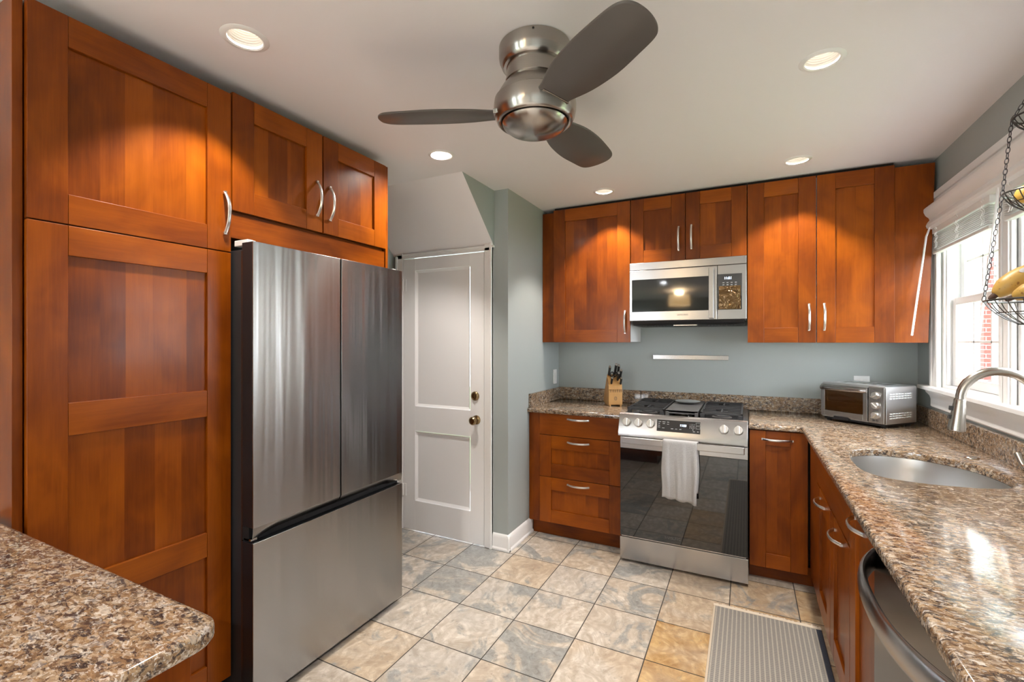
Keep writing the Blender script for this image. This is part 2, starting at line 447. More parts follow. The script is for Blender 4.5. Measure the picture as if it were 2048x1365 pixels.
def smooth_loop(pts, k=6):
    """closed Catmull-Rom through 2-D points"""
    out = []; n = len(pts)
    for i in range(n):
        p0, p1, p2, p3 = (Vector(pts[(i + j) % n]) for j in (-1, 0, 1, 2))
        for q in range(k):
            t = q / k
            out.append(tuple(0.5 * ((2 * p1) + (-p0 + p2) * t + (2 * p0 - 5 * p1 + 4 * p2 - p3) * t * t + (-p0 + 3 * p1 - 3 * p2 + p3) * t ** 3)))
    return out
def smooth_path(pts, k=6):
    P = [Vector(p) for p in pts]; out = []
    for i in range(len(P) - 1):
        p0, p1, p2, p3 = P[max(i - 1, 0)], P[i], P[i + 1], P[min(i + 2, len(P) - 1)]
        for q in range(k):
            t = q / k
            out.append(0.5 * ((2 * p1) + (-p0 + p2) * t + (2 * p0 - 5 * p1 + 4 * p2 - p3) * t * t + (-p0 + 3 * p1 - 3 * p2 + p3) * t ** 3))
    out.append(P[-1]); return out
def circle(cx, cy, r, n=40, cw=True):
    return [(cx + r * math.cos((-1 if cw else 1) * 2 * PI * k / n), cy + r * math.sin((-1 if cw else 1) * 2 * PI * k / n)) for k in range(n)]

# ------------------------------------------------------------------ room shell
XR, YB, ZC, XL = 0.96, 3.74, 2.45, -2.42
LAMPS = [(-1.523, 1.005), (0.249, 2.034), (-1.504, 2.122), (0.260, 3.097), (-0.872, 3.141), (0.249, 0.97)]  # the last lamp is out of view, added to extend the grid
FILL_LAMPS = [(-1.3, -1.9), (.1, -1.1), (-2.7, -2.4), (.1, -2.6), (-2.6, -4.3), (-.2, -4.3)]  # unseen lamps added in the dining ceiling to raise the ambient light

# tiled floor: one quad per tile over a dark grout bed
T = 0.3255; OX, OY = -1.707, 2.442
GREY = {(-1, 0): .22, (0, 0): .30, (0, -1): .33, (1, 0): .02, (1, -1): .18, (0, -2): .12, (2, -2): .30, (1, -2): .08, (2, 0): .12, (0, -3): .02, (3, -1): .04, (-1, -1): .2, (3, 1): .12, (4, 1): .1,
        (2, -1): .02, (1, -3): .10, (-2, 0): .2, (-1, 1): .2, (2, -3): .16}
GOLD = {(4, -1): .95, (4, -2): .9, (5, 0): .65, (5, -1): .6, (4, 0): .35, (5, 1): .5, (3, 0): .10, (1, 1): .12, (2, 1): .15, (1, 0): .22, (4, 1): .25, (0, -3): .3, (5, -2): .6, (3, -3): .2, (6, 0): .5, (6, -1): .5, (6, 1): .45}
mb = MB(); gr = []; go = []; sd = []
rnd = random.Random(11)
for i in range(-7, 10):
    for j in range(-23, 6):
        x0, y0 = OX + i * T + .0025, OY + j * T + .0025; x1, y1 = x0 + T - .005, y0 + T - .005
        if x0 > XR + .1 or y0 > YB: continue
        mb.add([(x0, y0, 0), (x1, y0, 0), (x1, y1, 0), (x0, y1, 0)], [(0, 1, 2, 3)], 0)
        gr.append(GREY.get((i, j), rnd.choice([-.35, -.1, .05, .15]))); go.append(GOLD.get((i, j), rnd.choice([-.5, -.3, -.1, .1]))); sd.append(rnd.random())
        mb.add([], [], 0)
nt = len(mb.f)
mb.box(-3.8, 1.15, -5.3, 3.95, -0.10, -0.0015, 1)
k = len(mb.f) - nt
struct(mb.build('floor', [M['slate'], M['grout']], attrs={'grey': gr + [0] * k, 'gold': go + [0] * k, 'seed': sd + [0] * k}))

# ceiling with openings for the recessed lamps
mb = MB()
slab_mesh(mb, [(-3.8, -5.3), (1.15, -5.3), (1.15, 3.95), (-3.8, 3.95)], [circle(x, y, .058, 32) for x, y in LAMPS + FILL_LAMPS], ZC, ZC + .12, 0, 0)
struct(mb.build('ceiling', M['ceil']))

def wallbox(name, *a):
    mb = MB()
    for q in a: mb.box(*q)
    return struct(mb.build(name, M['wall']))
wallbox('wall_back', (-1.56, 1.12, YB, YB + .12, 0, ZC))
wallbox('wall_left', (-1.56, -1.434, 2.79, YB, 0, ZC))
WY0, WY1, WZ0, WZ1 = 1.85, 3.35, 1.15, 2.10      # the window opening
wallbox('wall_right', (XR, XR + .16, WY1, YB, 0, ZC), (XR, XR + .16, -5.3, WY0, 0, ZC), (XR, XR + .16, WY0, WY1, 0, WZ0), (XR, XR + .16, WY0, WY1, WZ1, ZC))
wallbox('wall_closet', (-2.42, -2.325, 2.79, 2.91, 0, ZC), (-1.605, -1.56, 2.79, 2.91, 0, ZC), (-2.325, -1.605, 2.79, 2.91, 2.045, ZC))
wallbox('wall_alcove', (XL - .1, XL, 0.62, 2.91, 0, ZC))
wallbox('wall_dining_side', (-3.8, XL - .1, 0.62, 0.74, 0, ZC))
wallbox('wall_dining_left', (-3.8, -3.7, -5.3, -4.4, 0, ZC), (-3.8, -3.7, -4.4, -2.6, 0, .35), (-3.8, -3.7, -4.4, -2.6, 2.15, ZC), (-3.8, -3.7, -2.6, .62, 0, ZC))
wallbox('wall_front', (-3.7, -3.2, -5.3, -5.2, 0, ZC), (-2.0, XR, -5.3, -5.2, 0, ZC), (-3.2, -2.0, -5.3, -5.2, 2.15, ZC), (-3.2, -2.0, -5.3, -5.2, 0, .9))
# sloping underside of the stair over the closet door: white slope, green cheek
mb = MB()
y0, z0, y1, z1 = 2.386, ZC, 2.79, 2.066
pts = [(XL, y0, z0), (-1.54, y0, z0), (XL, y1, z1), (-1.54, y1, z1), (XL, y1, z0), (-1.54, y1, z0)]
mb.add(pts, [(0, 2, 3, 1)], 0); mb.add(pts, [(1, 3, 5)], 1); mb.add(pts, [(0, 4, 2)], 1); mb.add(pts, [(2, 4, 5, 3)], 1); mb.add(pts, [(0, 1, 5, 4)], 0)
struct(mb.build('ceiling_stair_slope', [M['ceil'], M['wall']]))

# rear glazing of the dining end (seen only in reflections), added for fill daylight
def glazing(name, axis, plane, a0, a1, z0, z1, n):
    fr = MB(); gl = MB(); w = .06
    def bx(mbx, p0, p1, q0, q1, r0, r1):
        mbx.box(*((p0, p1, q0, q1) if axis == 'Y' else (q0, q1, p0, p1)), r0, r1)
    for i in range(n + 1):
        c = a0 + (a1 - a0 - w) * i / n
        bx(fr, c, c + w, plane - .04, plane + .04, z0, z1)
    for zz in (z0, z1 - w): bx(fr, a0, a1, plane - .04, plane + .04, zz, zz + w)
    bx(gl, a0 + .02, a1 - .02, plane - .004, plane + .004, z0 + .02, z1 - .02)
    o = struct(fr.build(name, M['white'])); g = gl.build('pane', M['glass'], o); g['kind'] = 'structure'
    return o
glazing('window_3', 'Y', -5.25, -3.2, -2.0, .9, 2.15, 2)
glazing('window_4', 'X', -3.75, -4.4, -2.6, .35, 2.15, 2)

# ------------------------------------------------------------------ closet door and trims
mb = MB()
dx0, dx1, dz0, dz1, dy = -2.318, -1.613, .008, 2.035, 2.775
sw = .112
ZR = [(dz0, .230), (.748, .935), (1.945, dz1)]
mb.box(dx0, dx0 + sw, dy, dy + .04, dz0, dz1); mb.box(dx1 - sw, dx1, dy, dy + .04, dz0, dz1)
for a0, a1 in ZR: mb.box(dx0 + sw, dx1 - sw, dy, dy + .04, a0, a1)
for a0, a1 in ((.230, .748), (.935, 1.945)):
    x0, x1 = dx0 + sw, dx1 - sw; b = .018
    o4 = [(x0, dy, a0), (x1, dy, a0), (x1, dy, a1), (x0, dy, a1)]; i4 = [(x0 + b, dy + .014, a0 + b), (x1 - b, dy + .014, a0 + b), (x1 - b, dy + .014, a1 - b), (x0 + b, dy + .014, a1 - b)]
    mb.add(o4 + i4, [(0, 1, 5, 4), (1, 2, 6, 5), (2, 3, 7, 6), (3, 0, 4, 7), (4, 5, 6, 7)])
door = struct(mb.build('door_1', M['doorwhite'], bevel=.0015))
mb = MB()
mb.lathe([(0, 0), (.032, 0), (.032, .004), (.024, .010), (.012, .013), (.011, .030), (.020, .036), (.028, .046), (.028, .058), (.020, .066), (0, .068)], (-1.672, dy, .872), 'Y', 28)
k = mb.build('door_knob', M['brass'], door); k['label'] = 'dark brass door knob'
mb = MB()
mb.lathe([(0, 0), (.032, 0), (.031, .008), (.024, .014), (.020, .016), (.019, .012), (0, .012)], (-1.682, dy, 1.037), 'Y', 28); mb.box(-1.684, -1.680, dy - .022, dy - .01, 1.025, 1.049)
k = mb.build('deadbolt', M['brass'], door); k['label'] = 'dark brass deadbolt'
for z in (.30, 1.84):
    mb = MB(); mb.lathe([(0, -.045), (.007, -.045), (.007, .045), (0, .045)], (-2.318, dy - .004, z), 'Z', 12); mb.box(-2.318, -2.29, dy - .003, dy, z - .045, z + .045)
    mb.build('hinge', M['white'], door)
mb = MB()
def casing_profile(mbx, p0, p1, q, outer):   # vertical board with a raised outer band
    mbx.box(min(p0, p1), max(p0, p1), q - .014, q + .02, 0, 2.10)
mb.box(-1.608, -1.548, 2.770, 2.80, 0, 2.085); mb.box(-1.566, -1.548, 2.762, 2.79, 0, 2.105)
mb.box(-2.385, -2.325, 2.770, 2.80, 0, 2.085); mb.box(-2.385, -2.367, 2.762, 2.79, 0, 2.062)
mb.box(-2.385, -1.548, 2.770, 2.80, 2.040, 2.072); mb.box(-2.325, -1.535, 2.764, 2.79, 2.060, 2.074)
mb.box(-1.612, -1.606, 2.775, 2.83, 0, 2.045); mb.box(-2.326, -2.320, 2.775, 2.83, 0, 2.045)
struct(mb.build('trim_1', M['white'], bevel=.003))

def baseboard(name, segs):
    mb = MB()
    for (xa, ya, xb, yb) in segs:
        d = Vector((xb - xa, yb - ya)); n = Vector((d.y, -d.x)).normalized()
        prof = [(0, 0), (.020, 0), (.020, .012), (.013, .022), (.013, .085), (.009, .100), (.004, .108), (0, .110)]
        vs = []
        for (x, y) in ((xa, ya), (xb, yb)):
            for o, z in prof: vs.append((x + n.x * o, y + n.y * o, z))
        L = len(prof)
        mb.add(vs, [(i, i + 1, L + i + 1, L + i) for i in range(L - 1)] + [tuple(range(L)), tuple(range(L, 2 * L))])
    return struct(mb.build(name, M['white']))
baseboard('baseboard_left', [(-1.548, 2.79, -1.414, 2.79), (-1.434, 2.772, -1.434, 3.17)])

# ------------------------------------------------------------------ cabinet parts
def handle(parent, c, horizontal=False, L=.16, h=.030, mat='handle'):
    """bow handle on a face that looks to local -y; c is its middle on the face"""
    pts = []
    for i in range(25):
        a = -1 + 2 * i / 24
        b = h * (1 - abs(a) ** 2.4) + .004
        pts.append((c[0] + a * L / 2, c[1] - b, c[2]) if horizontal else (c[0], c[1] - b, c[2] + a * L / 2))
    mb = MB(); mb.tube(pts, .0055, 10, 0, flat=(1.25, .75), up=(0, 0, 1) if horizontal else (1, 0, 0))
    for s in (-1, 1):
        p = (c[0] + s * L / 2 * .985, c[1], c[2]) if horizontal else (c[0], c[1], c[2] + s * L / 2 * .985)
        mb.box(p[0] - .005, p[0] + .005, p[1] - .010, p[1], p[2] - .005, p[2] + .005)
    return mb.build('handle', M[mat], parent, bevel=0)

def shaker(name, parent, x0, x1, z0, z1, y=0.0, rails=None, stile=.089, rail=.089, seed=0, staves=None, th=.020):
    """frame-and-panel front looking to local -y; rails: list of (z0,z1)"""
    r = random.Random(seed); mb = MB(); g = .0012
    rails = rails or [(z0, z0 + rail), (z1 - rail, z1)]
    for a, b in ((x0, x0 + stile), (x1 - stile, x1)): mb.box(a, b, y, y + th, z0, z1, 0, r.uniform(.3, .75))
    xi0, xi1 = x0 + stile, x1 - stile
    for a, b in rails: mb.box(xi0 + g * .4, xi1 - g * .4, y + .0004, y + th, a, b, 1, r.uniform(.35, .9))
    rs = sorted(rails)
    for (a, b), (c, d) in zip(rs, rs[1:]):
        n = staves or max(1, round((xi1 - xi0) / .085))
        mb.strips(xi0 - .004, xi1 + .004, b - .004, c + .004, y + .0115, n, 0, r, .62)
    return mb.build(name, [M['wood_v'], M['wood_h']], parent, bevel=.0016)
def slabfront(name, parent, x0, x1, z0, z1, y=0.0, seed=0, th=.020, mat='wood_h'):
    r = random.Random(seed); mb = MB(); mb.box(x0, x1, y, y + th, z0, z1, 0, r.uniform(.35, .6))
    return mb.build(name, M[mat], parent, bevel=.0016)
def carcass(parent, x0, x1, y0, y1, z0, z1, mat='wood_v', tone=.35, name='body'):
    mb = MB(); mb.box(x0, x1, y0, y1, z0, z1, 0, tone); return mb.build(name, M[mat], parent, bevel=.001)

# --- left run (faces +X): local x -> world +Y
PX = -1.80
# tall pantry
t = thing('tall_cabinet', 'tall orange wood pantry cabinet with two doors left of the steel fridge', 'cabinet', (PX, .552, 0), PI / 2)
carcass(t, .002, .578, .022, .60, .10, 2.386, 'wood_v', .35)
mb = MB(); mb.box(-.024, -.002, .018, .60, 0, 2.386, 0, .42); mb.build('end_panel', M['wood_v'], t, bevel=.001)
mb = MB(); mb.box(.0, .578, .07, .09, 0, .10, 0, .2); mb.build('toe_kick', M['wood_h'], t)
d = shaker('door', t, .001, .579, 1.768, 2.388, seed=3, rails=[(1.768, 1.857), (2.296, 2.388)])
handle(d, (.553, 0, 1.915))
shaker('door', t, .001, .579, .11, 1.764, seed=5, rails=[(.11, .20), (.611, .701), (1.137, 1.235), (1.675, 1.764)])
# cabinet over the fridge
t = thing('wall_cabinet', 'low wide orange wood cabinet above the steel fridge', 'cabinet', (PX, 1.135, 0), PI / 2)
carcass(t, .002, .870, .022, .58, 1.945, 2.395)
d = shaker('door', t, .003, .436, 1.935, 2.400, seed=8); handle(d, (.403, 0, 2.088))
d = shaker('door', t, .443, .872, 1.935, 2.400, seed=13); handle(d, (.478, 0, 2.083))
mb = MB(); mb.box(.002, .870, .010, .028, 1.828, 1.922, 0, .42); mb.box(.002, .870, .028, .58, 1.926, 1.944, 0, .3)
mb.build('valance_panel', M['wood_h'], t, bevel=.001)
mb = MB(); mb.box(.874, .892, .004, .58, 0, 2.40, 0, .45); mb.build('end_panel', M['wood_v'], t, bevel=.001)

# --- wall cabinets on the back wall (face -Y)
UY = 3.36; UB, UT = 1.410, 2.428
def wallcab(name, label, x0, x1, z0, z1, doors, seed, body='melamine'):
    t = thing(name, label, 'cabinet', (x0, UY, 0))
    carcass(t, .001, x1 - x0 - .001, .022, YB - UY - .002, z0 + .004, z1 - .006, body)
    mb = MB(); mb.box(.0, x1 - x0, .03, .10, z1 - .006, ZC - .001, 0); mb.build('gap_shade_strip', M['darkgap'], t)  # near-black strip standing in for the shade between cabinet and ceiling
    for k, (a, b, hx, hz) in enumerate(doors):
        d = shaker('door', t, a - x0, b - x0, z0, z1, seed=seed + k, stile=.093 if z1 - z0 > .6 else .089, rail=.093 if z1 - z0 > .6 else .086)
        handle(d, (hx - x0, 0, hz))
    return t
t = wallcab('wall_cabinet', 'single door orange wood wall cabinet in the corner above the knife block', -1.332, -.742, UB, UT, [(-1.331, -.743, -.778, 1.557)], 21)
mb = MB(); mb.box(-.100, -.003, .024, .044, UB, UT - .01, 0, .25); mb.build('filler_panel', M['wood_v'], t, bevel=.001)
wallcab('wall_cabinet', 'short two door orange wood cabinet directly above the microwave', -.740, .006, 1.974, UT, [(-.738, -.371, -.412, 2.122), (-.366, .004, -.330, 2.125)], 31, 'wood_v')
t = wallcab('wall_cabinet', 'tall two door orange wood wall cabinet beside the window above the toaster oven', .008, .761, UB, UT, [(.009, .381, .344, 1.566), (.386, .760, .422, 1.566)], 41)
mb = MB(); mb.add([(.754, .018, UB), (.905, .018, UB), (.935, .018, UT - .01), (.754, .018, UT - .01), (.754, .038, UB), (.905, .038, UB), (.935, .038, UT - .01), (.754, .038, UT - .01)],
                  [(0, 1, 2, 3), (4, 7, 6, 5), (0, 4, 5, 1), (1, 5, 6, 2), (2, 6, 7, 3), (3, 7, 4, 0)], 0, .38)
mb.build('filler_panel', M['wood_v'], t, bevel=.001)

# --- base cabinets on the back wall
BY = 3.12; BT = .898
t = thing('base_cabinet', 'three drawer orange wood base cabinet left of the stove', 'cabinet', (-1.345, BY, 0))
carcass(t, .0, .605, .022, .60, .105, BT)
mb = MB(); mb.box(-.087, -.003, .010, .030, .105, BT, 0, .3); mb.build('filler_panel', M['wood_v'], t, bevel=.001)
mb = MB(); mb.box(-.075, .605, .06, .078, 0, .104, 0, .2); mb.build('toe_kick', M['wood_h'], t)
d = slabfront('drawer', t, .001, .604, .743, .896, seed=2); handle(d, (.295, 0, .866), True, L=.155)
d = shaker('drawer', t, .001, .604, .440, .739, seed=51, rail=.095); handle(d, (.295, 0, .702), True, L=.155)
d = shaker('drawer', t, .001, .604, .110, .436, seed=54, rail=.090); handle(d, (.295, 0, .402), True, L=.155)
t = thing('base_cabinet', 'narrow orange wood base cabinet right of the stove with handle near its top', 'cabinet', (.018, BY, 0))
carcass(t, .0, .296, .022, .60, .105, BT)
mb = MB(); mb.box(.0, .33, .06, .078, 0, .104, 0, .2); mb.build('toe_kick', M['wood_h'], t)
d = shaker('door', t, .001, .297, .084, .890, seed=61, stile=.085, rail=.085, staves=2); handle(d, (.145, 0, .842), True, L=.155)

# --- right run (faces -X): local x -> world -Y
RX = .320
def rcab(name, label, y_far, y_near):
    t = thing(name, label, 'cabinet', (RX, y_far, 0), -PI / 2); w = y_far - y_near
    mb = MB(); mb.box(0, w, .06, .078, 0, .104, 0, .2); mb.build('toe_kick', M['wood_h'], t)
    return t, w
t, w = rcab('sink_cabinet', 'wide orange wood base cabinet under the sink with two doors', 3.10, 1.962)
carcass(t, .0, w, .022, .04, .105, BT); carcass(t, .02, w, .30, .32, .105, .60, name='panel')
mb = MB(); mb.box(.0, .30, .004, .024, .105, BT, 0, .3); mb.build('filler_panel', M['wood_v'], t, bevel=.001)
slabfront('false_front', t, .305, w - .002, .712, .892, seed=5)
d = shaker('door', t, .305, .714, .112, .702, seed=71); handle(d, (.51, 0, .662), True)
d = shaker('door', t, .722, w - .002, .112, .702, seed=73); handle(d, (.93, 0, .662), True)
t, w = rcab('base_cabinet', 'narrow full height orange wood base cabinet between sink cabinet and dishwasher', 1.960, 1.603)
carcass(t, .0, w, .022, .60, .105, BT)
d = shaker('door', t, .002, w - .002, .112, .892, seed=77); handle(d, (.178, 0, .842), True)
t, w = rcab('base_cabinet', 'orange wood base cabinet on the near side of the dishwasher', .995, .38)
carcass(t, .0, w, .022, .60, .105, BT)
d = shaker('door', t, .002, w - .002, .112, .892, seed=79); handle(d, (.3, 0, .842), True)
# peninsula base
t = thing('peninsula_cabinet', 'orange wood base cabinet under the granite peninsula near the pantry', 'cabinet', (-1.95, -.28, 0))
carcass(t, .0, 1.09, .0, .75, .10, BT); mb = MB(); mb.box(.05, 1.03, .05, .70, 0, .10, 0, .2); mb.build('toe_kick', M['wood_h'], t)

# ------------------------------------------------------------------ worktops
CT0, CT1 = .899, .930
def granite_back(label, boxes):
    mb = MB()
    for b in boxes: mb.box(*b)
    return tag(mb.build('granite_backsplash', M['granite'], bevel=.002), label, 'backsplash')
mb = MB(); slab_mesh(mb, [(-1.433, 3.098), (-.742, 3.098), (-.742, 3.738), (-1.433, 3.738)], [], CT0, CT1, .011)
o = mb.build('worktop', M['granite']); tag(o, 'short brown granite worktop under the knife block left of the stove', 'worktop')
granite_back('short granite backsplash strip behind the knife block and along the left wall', [(-1.433, -.74, 3.718, 3.739, CT1, 1.030), (-1.433, -1.412, 3.12, 3.718, CT1, 1.030)])
SINK = [(.397, 2.418), (.43, 2.55), (.537, 2.628), (.678, 2.607), (.783, 2.505), (.835, 2.377), (.838, 2.23), (.784, 2.13), (.704, 2.088), (.631, 2.074), (.538, 2.07), (.448, 2.096), (.399, 2.175), (.390, 2.30)]
sl = smooth_loop(SINK, 5)                                  # clockwise seen from above
mb = MB(); slab_mesh(mb, [(.285, .36), (.958, .36), (.958, 3.738), (.014, 3.738), (.014, 3.098), (.270, 3.098), (.285, 3.080)], [sl], CT0, CT1, .011, .005)
wt = mb.build('worktop', M['granite']); tag(wt, 'long polished brown granite worktop holding the sink and toaster oven', 'worktop')
granite_back('long low granite backsplash strip behind the stove and along the window wall', [(-.736, .958, 3.718, 3.739, CT1, 1.030), (.937, .958, .36, 3.716, CT1, 1.030)])
mb = MB()
cr = [(-.815 - .05 * (1 - math.cos(a)), .505 - .05 * (1 - math.sin(a))) for a in [k * PI / 16 for k in range(9)]]
slab_mesh(mb, [(-1.96, -.32), (-.815, -.32)] + cr + [(-1.96, .505)], [], CT0, CT1, .011)
o = mb.build('worktop', M['granite']); tag(o, 'brown granite peninsula worktop with a rounded corner by the pantry', 'worktop')

# sink bowl, undermounted: hangs from the worktop opening
mb = MB(); vs = []; n = len(sl)
prof = [(-.020, .8985), (.0, .8985), (.004, .88), (.010, .80), (.020, .755), (.045, .738), (.09, .733)]
for d, z in prof:
    lp = offset_loop(list(reversed(sl)), d)
    vs += [(p[0], p[1], z) for p in lp]
fs = [(i * n + k, i * n + (k + 1) % n, (i + 1) * n + (k + 1) % n, (i + 1) * n + k) for i in range(len(prof) - 1) for k in range(n)] + [tuple(range((len(prof) - 1) * n, len(prof) * n))]
mb.add(vs, fs)
t = thing('kitchen_sink', 'rounded stainless steel undermount sink in the worktop by the window', 'sink', (0, 0, 0))
mb.build('basin', M['sink'], t, angle=50)
mb = MB(); mb.lathe([(0, .7345), (.030, .7345), (.040, .738), (.044, .735), (.044, .733)], (.62, 2.33, 0), 'Z', 30); mb.build('drain', M['nickel'], t)

# faucet
fx, fy, fr_ = .862, 2.15, .097
t = thing('kitchen_faucet', 'brushed nickel gooseneck faucet with pull-down spray head over the sink', 'faucet', (fx, fy, CT1))
mb = MB(); mb.lathe([(.030, 0), (.030, .008), (.022, .022), (.019, .05), (.019, .09), (.0155, .10), (0, .10)], (0, 0, 0), 'Z', 28); mb.build('base', M['nickel'], t)
pts = [(0, 0, .06 + .035 * k) for k in range(7)] + [(-fr_ + fr_ * math.cos(a), 0, .29 + fr_ * math.sin(a)) for a in [k * PI / 24 for k in range(1, 25)]] + [(-2 * fr_ - .001, 0, .285), (-2 * fr_ - .002, 0, .278)]
mb = MB(); mb.tube(pts, .0145, 18, up=(0, 1, 0)); mb.build('spout', M['nickel'], t)
hd = []
for k, (r, z) in enumerate([(.0150, .290), (.0165, .286), (.0165, .275), (.0175, .270), (.0215, .215), (.0245, .190), (.0245, .180), (.020, .178), (0, .178)]): hd.append((r, z))
mb = MB(); mb.lathe([(r, z) for r, z in hd], (0, 0, 0), 'Z', 26)
hd_o = mb.build('spray_head', M['nickel'], t, loc=(-2 * fr_ - .002 - .0, 0, 0))
hd_o.rotation_euler = (0, math.radians(5), 0); hd_o.location = (-2 * fr_ - .027, 0, -.001)
mb = MB()
for z in (.225, .255): mb.obox((-.021, 0, z), (1, 0, 0), (0, 1, 0), (0, 0, 1), .005, .006, .008)
mb.build('spray_button', M['charcoal'], hd_o, bevel=.002)
mb = MB(); mb.tube(smooth_path([(.0, .01, .05), (.004, .06, .045), (.008, .115, .052), (.010, .16, .082)], 6), [.011 - .003 * abs(math.sin(k * PI / 18)) for k in range(19)], 14); mb.build('lever', M['nickel'], t)
mb = MB(); mb.lathe([(.024, 0), (.024, .003), (.020, .006), (0, .007)], (0, 0, 0), 'Z', 28)
o = mb.build('sink_hole_cover', M['nickel'], loc=(.842, 2.60, CT1)); tag(o, 'small round nickel cover disc on the granite behind the sink', 'cover')

# ------------------------------------------------------------------ fridge (faces +X; local x -> world +Y)
t = thing('refrigerator', 'tall stainless steel french door refrigerator with bottom freezer drawer', 'refrigerator', (-1.67, 1.134, 0), PI / 2)
FW = .856
mb = MB(); mb.box(.006, FW - .006, .075, .66, .04, 1.775, 0); b = mb.build('body', M['charcoal'], t, bevel=.003)
mb = MB(); mb.box(.006, .012, .0745, .080, .05, 1.77, 0); mb.build('edge_strip', M['steel'], b)
def fdoor(name, x0, x1, z0, z1):
    mb = MB(); mb.box(x0, x1, .004, .068, z0, z1, 0); d = mb.build(name, M['black'], t, bevel=.003)
    mb = MB(); mb.box(x0 + .0005, x1 - .0005, 0, .006, z0, z1, 0); f = mb.build('steel_face', M['steel_fridge'], d, bevel=.0012); f['label'] = 'brushed stainless face'
    return d
fdoor('door', 0, .4245, .706, 1.800); fdoor('door', .4315, FW, .706, 1.800)
fdoor('freezer_drawer', 0, FW, .036, .648)
mb = MB(); mb.box(.004, FW - .004, .030, .072, .650, .704, 0)           # recess between doors and drawer
mb.build('handle_recess', M['darkgap'], t)
for x0, x1 in ((0, .4245), (.4315, FW)):                                # curved grip lip under each door
    mb = MB(); vs = []; n = 24
    for i in range(n + 1):
        u = i / n; x = x0 + (x1 - x0) * u
        e = min(u, 1 - u) if False else (u if x0 == 0 else 1 - u)
        dep = .030 * min(1, e / .28) ** .7
        vs += [(x, .001, .706), (x, .001 + dep * .25, .692), (x, .006 + dep, .664), (x, .05, .660)]
    mb.add(vs, [(i * 4 + k, i * 4 + k + 1, i * 4 + k + 5, i * 4 + k + 4) for i in range(n) for k in range(3)])
    mb.build('grip_lip', M['steel_dark'], t)
mb = MB(); mb.box(.004, .028, .040, .120, 1.790, 1.812, 0); mb.box(.008, .024, .018, .046, 1.788, 1.806, 0); mb.lathe([(.003, 1.77), (.003, 1.79)], (.016, .03, 0), 'Z', 10)
mb.build('hinge', M['plate'], t, bevel=.002)['label'] = 'pale grey top hinge'
mb = MB(); mb.box(FW - .028, FW - .004, .040, .120, 1.790, 1.812, 0); mb.build('hinge', M['plate'], t, bevel=.002)
mb = MB(); mb.box(.004, .03, .02, .06, .652, .660, 0); mb.build('hinge', M['nickel'], t)
for x in (.05, FW - .07):
    mb = MB(); mb.lathe([(0, -.022), (.018, -.022), (.018, .022), (0, .022)], (x, .10, .018), 'X', 18); mb.box(x - .025, x + .035, .05, .14, .022, .040, 0)
    mb.build('roller_foot', M['black'], t, bevel=.002)
mb = MB(); mb.box(.02, FW - .02, .11, .13, .006, .045, 0); mb.build('kick_grille', M['black'], t)

# ------------------------------------------------------------------ stove
SX0, SX1, SY = -.728, .0125, 3.0; SW = SX1 - SX0
t = thing('gas_stove', 'stainless steel slide-in gas stove with black glass oven door', 'stove', (SX0, SY, 0))
mb = MB(); mb.box(.004, SW - .004, .045, .66, .055, .925, 0); mb.build('body', M['steel_dark'], t, bevel=.002)
mb = MB(); mb.box(-.004, SW + .001, .055, .69, .925, .938, 0); mb.box(.02, SW - .02, .075, .65, .938, .940, 0); mb.build('cooktop', M['enamel'], t, bevel=.003)
# control panel: sloped front, lower lip
mb = MB()
mb.prism([(-.018, .812), (-.018, .838), (.022, .948), (.034, .955), (.055, .952), (.055, .812)], 'X', -.008, SW - .003, 0)
cp = mb.build('control_panel', M['steel'], t, bevel=.002)
sl_d = Vector((0, .040, .110)).normalized(); nrm = Vector((0, -.110, .040)).normalized()
def on_panel(u, w, out=0.0):  # u along x, w up the slope from the lower edge
    p = Vector((0, -.018, .838)) + sl_d * w + nrm * out
    return Vector((u, p.y, p.z))
c = on_panel(.357, .060, .0008)
mb = MB(); mb.obox(c, (1, 0, 0), sl_d, nrm, .126, .036, .0012); disp = mb.build('display_panel', M['blackglass'], t)
rx = math.atan2(.110, .040)
q = on_panel(.385, .068, .0026)
text('clock_digits', '11:20', .017, M['led'], disp, q, (rx, 0, 0))
q = on_panel(.436, .062, .0026); tx = text('keypad_digits', '1  2  3\n4  5  6\n7  8  9\n    0', .0105, M['print'], disp, q, (rx, 0, 0))
for (u, w, hw) in [(.247, .083, .008), (.272, .083, .009), (.297, .083, .006), (.244, .072, .005), (.272, .072, .007), (.297, .070, .006), (.244, .060, .006), (.244, .049, .007), (.270, .045, .007), (.322, .044, .007), (.346, .044, .006), (.370, .044, .006), (.448, .036, .006), (.470, .037, .004)]:
    mb = MB(); mb.obox(on_panel(u, w, .0021), (1, 0, 0), sl_d, nrm, hw, .0013, .0003); mb.build('button', M['print'], disp)
for w in (.082, .062):
    mb = MB(); c = on_panel(.470, w, .0021); q4 = [(-.012, -.008), (.012, -.008), (.012, .008), (-.012, .008)]
    o4 = [c + Vector((x, 0, 0)) + sl_d * z for x, z in q4]; i4 = [c + Vector((x * .92, 0, 0)) + sl_d * z * .88 for x, z in q4]
    mb.add(o4 + i4, [(0, 1, 5, 4), (1, 2, 6, 5), (2, 3, 7, 6), (3, 0, 4, 7)]); mb.build('button_outline', M['print'], disp)
